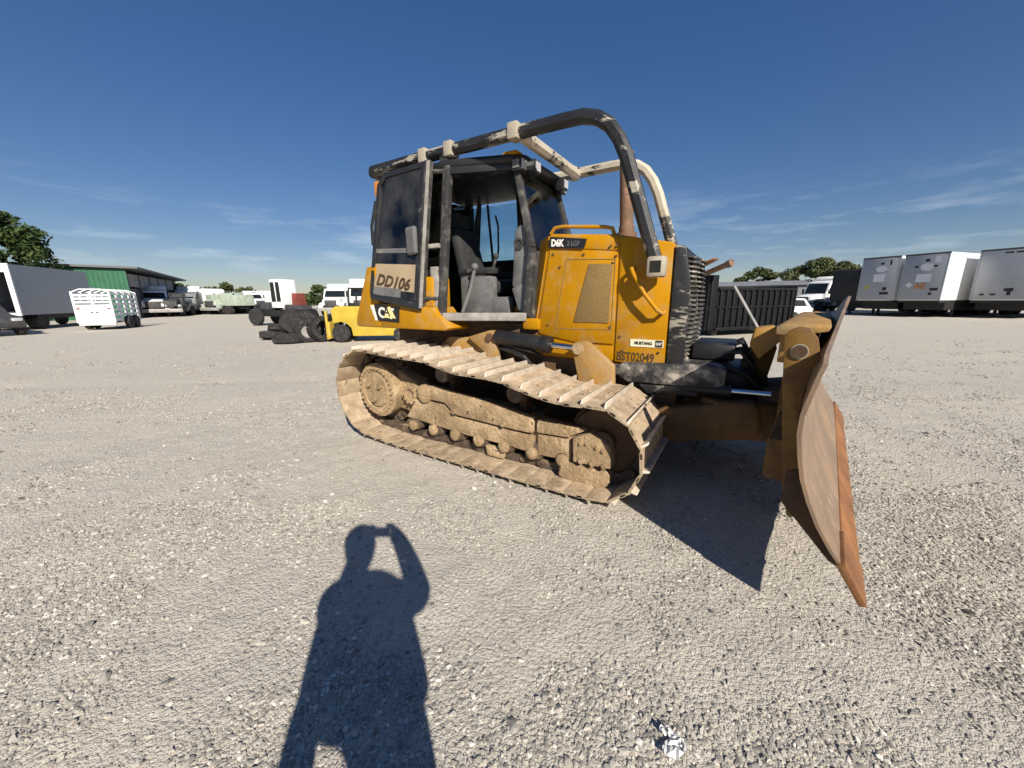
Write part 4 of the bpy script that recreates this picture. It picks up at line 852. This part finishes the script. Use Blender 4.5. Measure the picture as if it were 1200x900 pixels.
# --- trucks
def truck(label, loc, rz, col='white_clean', kind='flat', low=None, H=2.75, group=None, body='dark_grey', L=6.5):
    """conventional truck, +X forward, origin under the front axle"""
    t = thing('truck', label, 'truck', loc, rz, group)
    MB().box(-L, .9, -.45, .45, .60, .86).build('chassis', 'dark', t)
    cb = MB().prism([(-2.55,.95),(-2.55,H),(-2.2,H+.12),(-1.25,H),(-.72,1.78),(-.72,.95)], -1.12, 1.12).build('cab', col, t, bevel=.08, seg=3)
    MB().prism([(-.73,.95),(-.73,1.76),(.35,1.66),(.92,1.50),(1.02,1.2),(1.02,.95)], -.80, .80).build('hood', col, t, bevel=.10, seg=3)
    MB().box(1.0, 1.05, -.55, .55, .85, 1.48).build('grille', 'dark_grey', t, bevel=.01)
    MB().box(.95, 1.18, -1.15, 1.15, .45, .78).build('bumper', 'rim_grey', t, bevel=.04)
    MB().hexa([(-.76,-.98,1.80),(-.70,-.98,1.80),(-.70,.98,1.80),(-.76,.98,1.80),(-1.17,-.92,H-.18),(-1.11,-.92,H-.18),(-1.11,.92,H-.18),(-1.17,.92,H-.18)]).build('windscreen', 'window_dark', cb)
    for s in (-1, 1):
        MB().prism([(-1.75,1.78),(-1.70,H-.22),(-1.28,H-.22),(-.92,1.78)], s*1.11, s*1.135).build('side_window', 'window_dark', cb)
        MB().prism([(-.75,.55),(-.72,1.15),(-.3,1.28),(.5,1.25),(.98,1.05),(1.0,.6),(.62,.6),(.45,.98),(-.35,.98),(-.55,.6)], s*.78, s*1.14).build('fender', low or col, t, bevel=.03)
        MB().box(.85, 1.03, s*.95-.13, s*.95+.13, .98, 1.14).build('headlight', 'lamp_lens', t, bevel=.02)
        MB().box(-.98, -.88, s*1.25-.03 if s > 0 else s*1.25-.12, s*1.25+.12 if s > 0 else s*1.25+.03, 1.75, 2.3).build('mirror', 'dark', cb)
        wheel(t, 0, s*.98, .50, .28)
        for x in (-L+1.0, -L+2.3): wheel(t, x, s*.92, .50, .50)
        MB().box(-2.5, -1.0, s*1.15-.10, s*1.15+.0 if s > 0 else s*1.15+.10, .55, .94).build('step_tank', low or 'dark_grey', t, bevel=.04)
    if kind == 'box': MB().box(-L-.3, -2.65, -1.2, 1.2, 1.0, H+.65).build('box_body', 'white_paint', t, bevel=.04)
    elif kind == 'dump': MB().prism([(-L-.3,.95),(-L-.2,2.1),(-2.7,2.2),(-2.7,.95)], -1.15, 1.15).build('dump_body', body, t, bevel=.04)
    else: MB().box(-L, -2.7, -1.1, 1.1, .88, 1.02).build('flat_bed', 'dark', t)
    if kind == 'sleeper': MB().prism([(-4.0,.95),(-4.0,H+.5),(-2.58,H+.55),(-2.2,H+.35),(-2.56,H),(-2.56,.95)], -1.12, 1.12).build('sleeper', col, t, bevel=.08)
    return t
GT = 'parked trucks along the far side of the yard'
def tr(px, py, dist, rz, label, **k): q = at(px, py, dist); return truck(label, (q.x, q.y, 0), R(rz), group=GT, **k)
tr(200, 372, 50, -55, 'dark flat-bed truck parked before the open shed', kind='flat', col='dark_grey', H=2.2)
tr(183, 372, 50, -48, 'white sleeper truck standing in the open shed front', kind='sleeper', H=2.5)
tr(240, 372, 58, 160, 'white day-cab truck with pale green dump body', kind='dump', body='pale_green', L=7)
tr(222, 372, 60, -60, 'white sleeper truck behind the pale green dump body', kind='sleeper')
tr(284, 370, 76, -150, 'dark truck tractor without trailer, grey bonnet', col='dark_grey', kind='flat')
tr(425, 366, 36, -75, 'white truck seen behind the yellow loader', kind='box')
tr(392, 366, 42, -80, 'tall white sleeper truck behind the tyre heap', kind='sleeper', H=2.6)
tr(946, 362, 50, -160, 'white sleeper truck with dark blue lower panels near the trailers', kind='sleeper', low='truck_blue', H=3.0)
tr(905, 362, 62, -160, 'white box truck farther back beyond the black skip', kind='box')
tr(258, 372, 54, -100, 'dark green truck facing out between the dump body and the far trailers', kind='flat', col='pale_green', H=2.3)
tr(214, 372, 54, -75, 'grey truck nose-out beside the shed end', kind='flat', col='grey_panel', H=2.3)
tr(272, 371, 60, -20, 'red-brown truck with black flat bed in the far row', kind='flat', col='red_brown', H=2.3)
tr(304, 369, 64, -35, 'white day-cab truck in front of the long white trailer', kind='flat', H=2.5)
# long white trailer far off
semi_trailer('long white trailer far across the yard, seen broadside', *(lambda q: (q.x, q.y))(at(326, 362, 92)), R(15), 2.5, 12.5, 1.1, 3.35, mat='white_paint', group=None)
semi_trailer('white trailer end standing far off beside the long one', *(lambda q: (q.x, q.y))(at(279, 362, 100)), R(60), 2.4, 8, 1.1, 3.4, mat='trailer_grey', group=None)
# small white-cab yard machine
q = at(338, 384, 27)
YM = thing('yard_tractor', 'white narrow-cab yard machine with two tall side windows', 'tractor', (q.x, q.y, 0), R(-18))
yc_ = MB().prism([(-.46,1.05),(-.42,2.72),(.40,2.72),(.46,1.8),(.46,1.05)], -.55, .55).build('cab', 'white_clean', YM, bevel=.06)
for s in (-1, 1):
    for (a, b) in ((-.36, -.05), (.05, .34)): MB().prism([(a, 1.42), (a+.02, 2.55), (b, 2.55), (b+.02, 1.42)], s*.545, s*.565).build('side_window', 'window_dark', yc_)
MB().box(-2.4, 1.9, -.55, .55, .55, .92).build('chassis', 'dark', YM, bevel=.03); MB().prism([(.48,.93),(.48,1.25),(1.5,1.2),(1.65,.93)], -.5, .5).build('hood', 'dark_grey', YM, bevel=.06)
MB().box(-1.5, -.75, -.5, .5, .93, 1.4).build('engine_cover', 'dark_grey', YM, bevel=.05)
MB().cyl((-.9, .5, 1.4), (-.9, .5, 2.2), .05, n=10).build('exhaust', 'dark', YM); MB().prism([(1.0,1.2),(1.05,1.9),(1.2,1.9),(1.3,1.2)], -.4, .4).build('boom_post', 'red_brown', YM, bevel=.03)
for s in (-1, 1):
    for x in (-1.6, 1.2): wheel(YM, x, s*.72, .5, .3)
# --- yellow loader behind the bulldozer
q = at(407, 398, 15.4)
FK = thing('compact_loader', 'yellow low loader with a big black wheel parked behind the bulldozer', 'loader', (q.x, q.y, 0), R(4))
FK.scale = (.9, .9, .9)
fb_ = MB().prism([(-.30,.72),(-.34,1.30),(-.15,1.42),(2.3,1.40),(2.65,1.2),(2.7,.22),(.44,.22),(.40,.55),(.22,.74),(.0,.80)], -.55, .55).build('body', 'fork_yellow', FK, bevel=.04)
MB().prism([(-.56,.12),(-.56,.80),(-.46,.80),(-.44,.12)], -.5, .5).build('front_plate', 'fork_yellow', FK, bevel=.02)
for s in (-1, 1):
    wheel(FK, .0, s*.52, .345, .26, 'rim_dark'); wheel(FK, 2.35, s*.50, .28, .22, 'rim_dark')
    MB().box(-.66, -.57, s*.34-.06, s*.34+.06, .08, 1.25).build('lift_arm', 'fork_yellow', FK, bevel=.02)
MB().box(-.66, -.60, -.28, .28, .9, 1.02).build('lift_bar', 'dark', FK); MB().box(.3, .85, -.25, .25, 1.40, 1.55).build('seat', 'dark', FK, bevel=.03)
for s in (-1, 1): MB().tube([(.36, s*.46, 1.38), (.42, s*.44, 2.12), (1.25, s*.44, 2.12), (1.4, s*.46, 1.38)], .04, 6).build('overhead_guard', 'dark', FK)
for x in (.45, .7, .95, 1.2): MB().tube([(x, -.44, 2.12), (x, .44, 2.12)], .03, 6).build('guard_bar', 'dark', FK)
for k in range(4): MB().box(.95+k*.12, 1.02+k*.12, -.556, -.551, .75, 1.15).build('vent_slot', 'dark', FK)
text('YALE', .15, 'dark', fb_, (.45, -.553, 1.12), bold=.004) if False else None
# --- loose tyres
GTY = 'worn tyres dumped beside the yellow loader'
def tyre(label, loc, r, w_, rot, rim=None):
    t = MB().lathe([(r*.60, -w_*.40), (r*.66, -w_*.5), (r*.90, -w_*.5), (r*.98, -w_*.40), (r, -w_*.2), (r, w_*.2), (r*.98, w_*.40), (r*.90, w_*.5), (r*.66, w_*.5), (r*.60, w_*.40), (r*.60, -w_*.40)], (0, 0, 0), n=36)
    t.f = t.f[:-2]
    for k in range(30):
        a = k*2*math.pi/30; M = Matrix.Rotation(a, 4, 'Y') @ Matrix.Translation((r*.985, 0, 0)) @ Matrix.Rotation(R(12), 4, 'X')
        t.box(-.02, .022, -w_*.42, w_*.42, -.022, .022, M)
    if rim:
        th = thing('tyre', label, 'tyre', loc, 0, GTY); th.rotation_euler = rot
        t.build('tyre_body', 'tyre', th); MB().lathe([(r*.25, -w_*.1), (r*.52, -w_*.15), (r*.60, -w_*.38), (r*.60, w_*.38), (r*.52, w_*.1), (r*.25, w_*.05)], (0, 0, 0), n=24).build('rim', rim, th); return th
    o = t.build('tyre', 'tyre'); o.location = loc; o.rotation_euler = rot; return tag(o, label, 'tyre', GTY)
q = at(337, 402, 15.7); tyre('big worn tyre lying flat on the gravel', (q.x, q.y+.1, .15), .50, .28, (R(90), 0, 0))
q = at(361, 401, 15.5); tyre('worn tyre standing upright with a pale steel rim', (q.x, q.y+.1, .42), .42, .30, (R(8), 0, R(35)), 'rim_grey')
q = at(378, 401, 15.6); tyre('wide bare tyre standing upright, touching the rimmed one', (q.x, q.y, .45), .45, .42, (R(-6), 0, R(62)))
q = at(389, 396, 16.4); tyre('bare tyre propped between the tyre pile and the yellow loader', (q.x, q.y, .46), .46, .40, (R(10), 0, R(40)))
q = at(330, 392, 18.0); tyre('bare tyre lying at the back of the pile', (q.x, q.y, .16), .48, .30, (R(90), 0, 0))
for (px_, py_, d_0, zc, rr, rot, lab) in ((318, 390, 17.6, .15, .40, (R(80), 0, 0), 'bare tyre lying lowest at the outer end of the heap'), (326, 384, 17.8, .32, .36, (R(62), R(10), R(30)), 'bare tyre slumped on top of the outermost one'),
    (338, 385, 17.6, .34, .36, (R(50), 0, R(-40)), 'bare tyre tilted steeply in the middle of the heap'), (346, 380, 18.2, .42, .34, (R(72), 0, R(20)), 'bare tyre lying highest on the heap'), (366, 388, 17.0, .42, .42, (R(14), 0, R(70)), 'bare tyre standing behind the rimmed one')):
    q = at(px_, py_, d_0); tyre(lab, (q.x, q.y, zc), rr, .28, rot)
q = at(352, 384, 20)
EG = thing('axle_assembly', 'black axle with wheels dumped behind the standing tyres', 'axle', (q.x, q.y, 0), R(12))
MB().lathe([(.06, -1.0), (.09, -.3), (.20, -.12), (.22, 0), (.20, .12), (.09, .3), (.06, 1.0)], (0, 0, .5), n=16).build('axle_housing', 'dark', EG)
for s in (-1, 1): wheel(EG, 0, s*.95, .5, .36, 'rim_dark')
# --- black skip on the right
q0 = at(834, 394, 16.7); q1 = at(924, 389, 20.3); dd = Vector((q1.x-q0.x, q1.y-q0.y)); SKL = dd.length
SK = thing('skip_container', 'black ribbed steel roll-off skip with taller front bulkhead', 'container', (q0.x, q0.y, 0), math.atan2(dd.y, dd.x))
SW_ = 2.3
sk = MB(); sk.box(.05, SKL, 0, .05, .28, 1.84); sk.box(.05, SKL, SW_-.05, SW_, .28, 1.84); sk.box(.05, SKL, .05, SW_-.05, .28, .34); sk.box(SKL-.05, SKL-.003, .05, SW_-.05, .34, 1.84)
SKO = sk.build('hull', 'skip_black', SK)
MB().box(-.30, .048, -.02, SW_+.02, .24, 2.33).build('bulkhead', 'skip_black', SK, bevel=.03)
for y in (.1, .75, SW_-.75, SW_-.1): MB().box(-.38, -.302, y-.05, y+.05, .24, 2.33).build('bulkhead_rib', 'skip_black', SK)
for side in (0, 1):
    y0, y1 = ((-.07, -.002) if side == 0 else (SW_+.002, SW_+.07))
    for k in range(13): 
        x = .22+k*(SKL-.4)/12; MB().box(x-.055, x+.055, y0, y1, .34, 1.76).build('rib', 'skip_black', SK, bevel=.01)
    MB().box(.06, SKL, y0-.01 if side == 0 else y0, y1 if side == 0 else y1+.01, 1.762, 1.87).build('top_rail', 'skip_black', SK, bevel=.01)
    MB().box(.06, SKL, y0+.02 if side == 0 else y0, y1 if side == 0 else y1-.02, 1.08, 1.16).build('mid_rail', 'skip_black', SK)
    MB().box(.06, SKL, y0-.01 if side == 0 else y0, y1 if side == 0 else y1+.01, .20, .338).build('floor_rail', 'skip_black', SK, bevel=.01)
MB().box(SKL+.0, SKL+.10, -.05, SW_+.05, .28, 1.95).build('tailgate', 'skip_black', SK, bevel=.02)
for x in (.35, SKL-.4):
    for y in (.3, SW_-.3): MB().cyl((x, y-.12, .14), (x, y+.12, .14), .14, n=16).build('ground_roller', 'dark_grey', SK)
a, b = at(826, 321, 16.6), at(857, 308, 15.9)
o = MB().cyl(a, b, .10, n=16).cyl(a.lerp(b, .86), a.lerp(b, 1.02), .13, n=16).build('steel_pipe', 'rust_pipe'); tag(o, 'rusty steel pipe sticking out over the skip bulkhead', 'pipe')
a, b = at(806, 318, 16.4), at(838, 303, 16.0); d_ = (b-a).normalized(); u_ = Vector((-d_.y, d_.x, 0)).normalized(); v_ = d_.cross(u_)
mb = MB(); mb.hexa([a-u_*.5-v_*.02, b-u_*.1-v_*.02, b+u_*.3-v_*.02, a+u_*.5-v_*.02, a-u_*.5+v_*.02, b-u_*.1+v_*.02, b+u_*.3+v_*.02, a+u_*.5+v_*.02])
mb.hexa([a-u_*.06-v_*.16, b-u_*.06-v_*.06, b+u_*.06-v_*.06, a+u_*.06-v_*.16, a-u_*.06-v_*.021, b-u_*.06-v_*.021, b+u_*.06-v_*.021, a+u_*.06-v_*.021])
tag(mb.build('steel_plate', 'rust'), 'bent rusty steel plate tilted up from the skip beside the pipe', 'plate')
q = at(897, 378, 25); car('parked_car', 'white parked car half hidden behind the black skip', 'car', (q.x, q.y, 0), R(200), 'white_clean', CARP, 1.8, CARW)
# --- trees
def tree(label, base, H, rx, trunk, nclump, leaves, mat, seed, leaf=.22, flatk=.75, low=.25, group=None):
    r = random.Random(seed); t = thing('tree', label, 'tree', (base.x, base.y, 0), r.random()*6, group)
    tb = MB(); tops = []
    tb.tube([(0, 0, -.1), (.05*H*.1, 0, H*.18), (-.02*H, .01*H, H*.42), (.0, 0, H*.75)], [trunk, trunk*.85, trunk*.6, trunk*.2], 8)
    cl = []
    for k in range(nclump):
        a = r.random()*6.283; zz = low+(1-low)*r.random(); sh = math.sin(math.pi*min(1, (zz-low)/(1-low)*.82+.16))**.6
        rr = rx*sh*math.sqrt(r.random())*.95; cl.append((Vector((rr*math.cos(a), rr*math.sin(a), H*zz*.95)), rx*(.11+.15*r.random())))
    for c, s in cl[::max(1, nclump//9)]:
        st_ = Vector((0, 0, H*(.22+.25*r.random()))); tb.tube([st_, st_.lerp(c, .5)+Vector((0, 0, .04*H)), c], [trunk*.4, trunk*.22, trunk*.08], 6)
    tb.build('trunk', 'bark', t)
    per = leaves//nclump; V = []; F = []
    for c, s in cl:
        for i in range(per):
            v = Vector((r.gauss(0, 1), r.gauss(0, 1), r.gauss(0, 1))); v = v.normalized()*s*(.35+.75*r.random()**.6); v.z *= flatk
            p_ = c+v; n_ = (v.normalized()*.5+Vector((r.gauss(0, .6), r.gauss(0, .6), .5+r.gauss(0, .4)))).normalized(); a = n_.orthogonal().normalized(); b = n_.cross(a); th = r.random()*3.1; a, b = a*math.cos(th)+b*math.sin(th), b*math.cos(th)-a*math.sin(th)
            s1 = leaf*(.6+.8*r.random()); k0 = len(V); V += [p_-a*s1, p_-b*s1*.45+n_*s1*.12, p_+a*s1, p_+b*s1*.45+n_*s1*.12]; F.append((k0, k0+1, k0+2, k0+3))
    me = bpy.data.meshes.new('crown'); me.from_pydata(V, [], F); link('crown', me, mat, t)
    return t
tree('large dark broadleaf tree rising behind the box truck', at(-12, 372, 47), at(10, 238, 47).z, 3.8, .38, 95, 16000, 'leaf', 3, .19, low=.30)
GTR = 'low trees along the far fence line'
tree('small round tree at the end of the metal shed', at(211, 365, 66), at(211, 327, 66).z, 2.0, .16, 22, 2600, 'leaf_olive', 4, .22, group=GTR)
tree('broad low tree above the dark truck tractor', at(270, 365, 82), at(270, 333, 82).z, 3.6, .2, 30, 3600, 'leaf_olive', 5, .26, group=GTR)
tree('small tree beyond the end of the long white trailer', at(293, 365, 105), at(293, 337, 105).z, 3.0, .2, 24, 2400, 'leaf_olive', 6, .28, group=GTR)
tree('dark round tree behind the white sleeper trucks', at(376, 365, 72), at(376, 336, 72).z, 3.4, .2, 30, 3600, 'leaf', 8, .24, group=GTR)
tree('low spreading tree over the black skip', at(886, 362, 66), at(884, 314, 66).z, 3.8, .22, 30, 4200, 'leaf_olive', 9, .22, flatk=.5, low=.45, group=GTR)
tree('wide spreading tree behind the blue-panelled truck', at(956, 362, 64), at(956, 304, 64).z, 4.8, .26, 40, 6500, 'leaf_olive', 10, .22, flatk=.5, low=.45, group=GTR)
tree('thin scrub tree at the edge of the trailer row', at(992, 362, 66), 5.2, 2.0, .18, 20, 2200, 'leaf_olive', 12, .24, group=GTR)
# fence line / grey shed far right behind the skip
q = at(875, 358, 60)
fs = thing('storage_shed', 'long pale grey storage shed far behind the black skip', 'building', (q.x-6, q.y, 0), R(-28))
MB().box(0, 11, 0, 5, 0, 2.9).build('wall', 'grey_panel', fs); MB().prism([(-.3,2.9),(2.5,3.5),(5.3,2.9)], -.3, 11.3, 'x').build('roof', 'grey_panel', fs)
for k in range(3): MB().box(1+k*3, 2.4+k*3, -.05, -.003, 1.2, 2.4).build('window', 'window_dark', fs)

# ------------------------------------------------------------------ the photographer (behind the lens; only the shadow is in view)
PV = {}; PE = []; PR = []
def J(n, co, r): PV[n] = len(PR); PR.append((Vector(co), r))
def E(*names): 
    for a, b in zip(names, names[1:]): PE.append((PV[a], PV[b]))
yb = -.40
J('pelvis', (.01, yb, 1.19), .165); J('waist', (-.005, yb, 1.22), .19); J('chest', (-.02, yb+.01, 1.28), .19); J('upper', (-.03, yb+.02, 1.40), .10); J('neck', (-.05, yb+.05, 1.50), .058)
J('head0', (-.06, yb+.075, 1.58), .092); J('head1', (-.062, yb+.085, 1.67), .112); J('head2', (-.062, yb+.075, 1.735), .070)
J('shR', (.145, yb+.02, 1.375), .10); J('elR', (.225, yb+.20, 1.28), .075); J('wrR', (.112, yb+.325, 1.47), .056); J('haR', (.055, yb+.365, 1.555), .045)
J('shL', (-.17, yb+.02, 1.365), .095); J('elL', (-.225, yb+.17, 1.20), .050); J('wrL', (-.165, yb+.32, 1.47), .036); J('haL', (-.140, yb+.36, 1.545), .036)
J('hipR', (.09, yb, 1.06), .15); J('thR', (.105, yb, .80), .145); J('knR', (.12, yb+.02, .50), .11); J('anR', (.13, yb-.02, .10), .055); J('toR', (.15, yb+.17, .045), .045)
J('hipL', (-.215, yb, 1.06), .058); J('thL', (-.240, yb, .80), .066); J('knL', (-.20, yb+.03, .50), .072); J('anL', (-.215, yb, .10), .052); J('toL', (-.24, yb+.18, .045), .045)
E('pelvis', 'waist', 'chest', 'upper', 'neck', 'head0', 'head1', 'head2'); E('upper', 'shR', 'elR', 'wrR', 'haR'); E('upper', 'shL', 'elL', 'wrL', 'haL')
E('pelvis', 'hipR', 'thR', 'knR', 'anR', 'toR'); E('pelvis', 'hipL', 'thL', 'knL', 'anL', 'toL')
for h, sx in (('haR', 1), ('haL', -1)):
    b = PR[PV[h]][0]
    for k, (dx, dz, ln) in enumerate(((-.012, .030, .055), (-.004, .012, .062), (.002, -.006, .060), (.006, -.024, .048))):
        J(h+'f%d' % k, b+Vector((sx*dx, .022, dz)), .009); J(h+'g%d' % k, b+Vector((sx*dx-sx*ln*.55, .030, dz)), .008); J(h+'h%d' % k, b+Vector((sx*dx-sx*ln*.95, .022, dz)), .007); E(h, h+'f%d' % k, h+'g%d' % k, h+'h%d' % k)
    J(h+'t', b+Vector((-sx*.012, -.020, -.028)), .011); J(h+'u', b+Vector((-sx*.045, -.016, -.030)), .009); E(h, h+'t', h+'u')
me = bpy.data.meshes.new('person'); me.from_pydata([p for p, r in PR], PE, []); ps = link('person', me, 'cloth_dark')
sk_ = ps.modifiers.new('skin', 'SKIN'); sv_ = me.skin_vertices[0].data
for i, (p, r) in enumerate(PR): sv_[i].radius = (r, r*(.72 if i in (PV['waist'], PV['chest'], PV['upper'], PV['pelvis']) else 1)); sv_[i].use_root = (i == 0)
ss = ps.modifiers.new('sub', 'SUBSURF'); ss.levels = 2; ss.render_levels = 2
tag(ps, 'person in dark clothes standing behind the lens, raising a phone; only the shadow shows', 'person')
# shirt hem, hair, face, skin as children
MB().lathe([(.235, 0), (.232, .06), (.218, .20), (.19, .36)], (0, 0, 0), 'z', 24, Matrix.Translation((.0, yb, 1.06)) @ Matrix.Diagonal((1.08, .78, 1, 1))).build('shirt', 'cloth_dark', ps)
hd = Vector((-.062, yb+.085, 1.655))
MB().ball(hd+Vector((0, -.012, .03)), .105, (.90, 1.02, .98), 10).build('hair', 'hair', ps)
MB().ball(hd+Vector((0, .02, -.012)), .094, (.84, .96, 1.18), 12).build('face', 'skin', ps)
MB().prism([(-.0,.0),(.028,-.012),(.0,.045)], -.012, .012, 'x', Matrix.Translation(hd+Vector((0, .105, -.02)))).build('nose', 'skin', ps)
for s in (-1, 1):
    MB().ball(hd+Vector((s*.032, .098, .015)), .013, (1, .7, .8), 6).build('eye', 'decal_white', ps)
    MB().ball(hd+Vector((s*.084, .0, -.005)), .028, (.4, .8, 1.25), 6).build('ear', 'skin', ps)
MB().ball(hd+Vector((0, .098, -.065)), .020, (1.2, .5, .35), 6).build('mouth', 'red_brown', ps)
ph = MB().box(-.135, .018, -.020, -.011, 1.490, 1.565).build('phone', 'dark', bevel=.003)
tag(ph, 'black phone held up at the lens in both hands', 'phone')
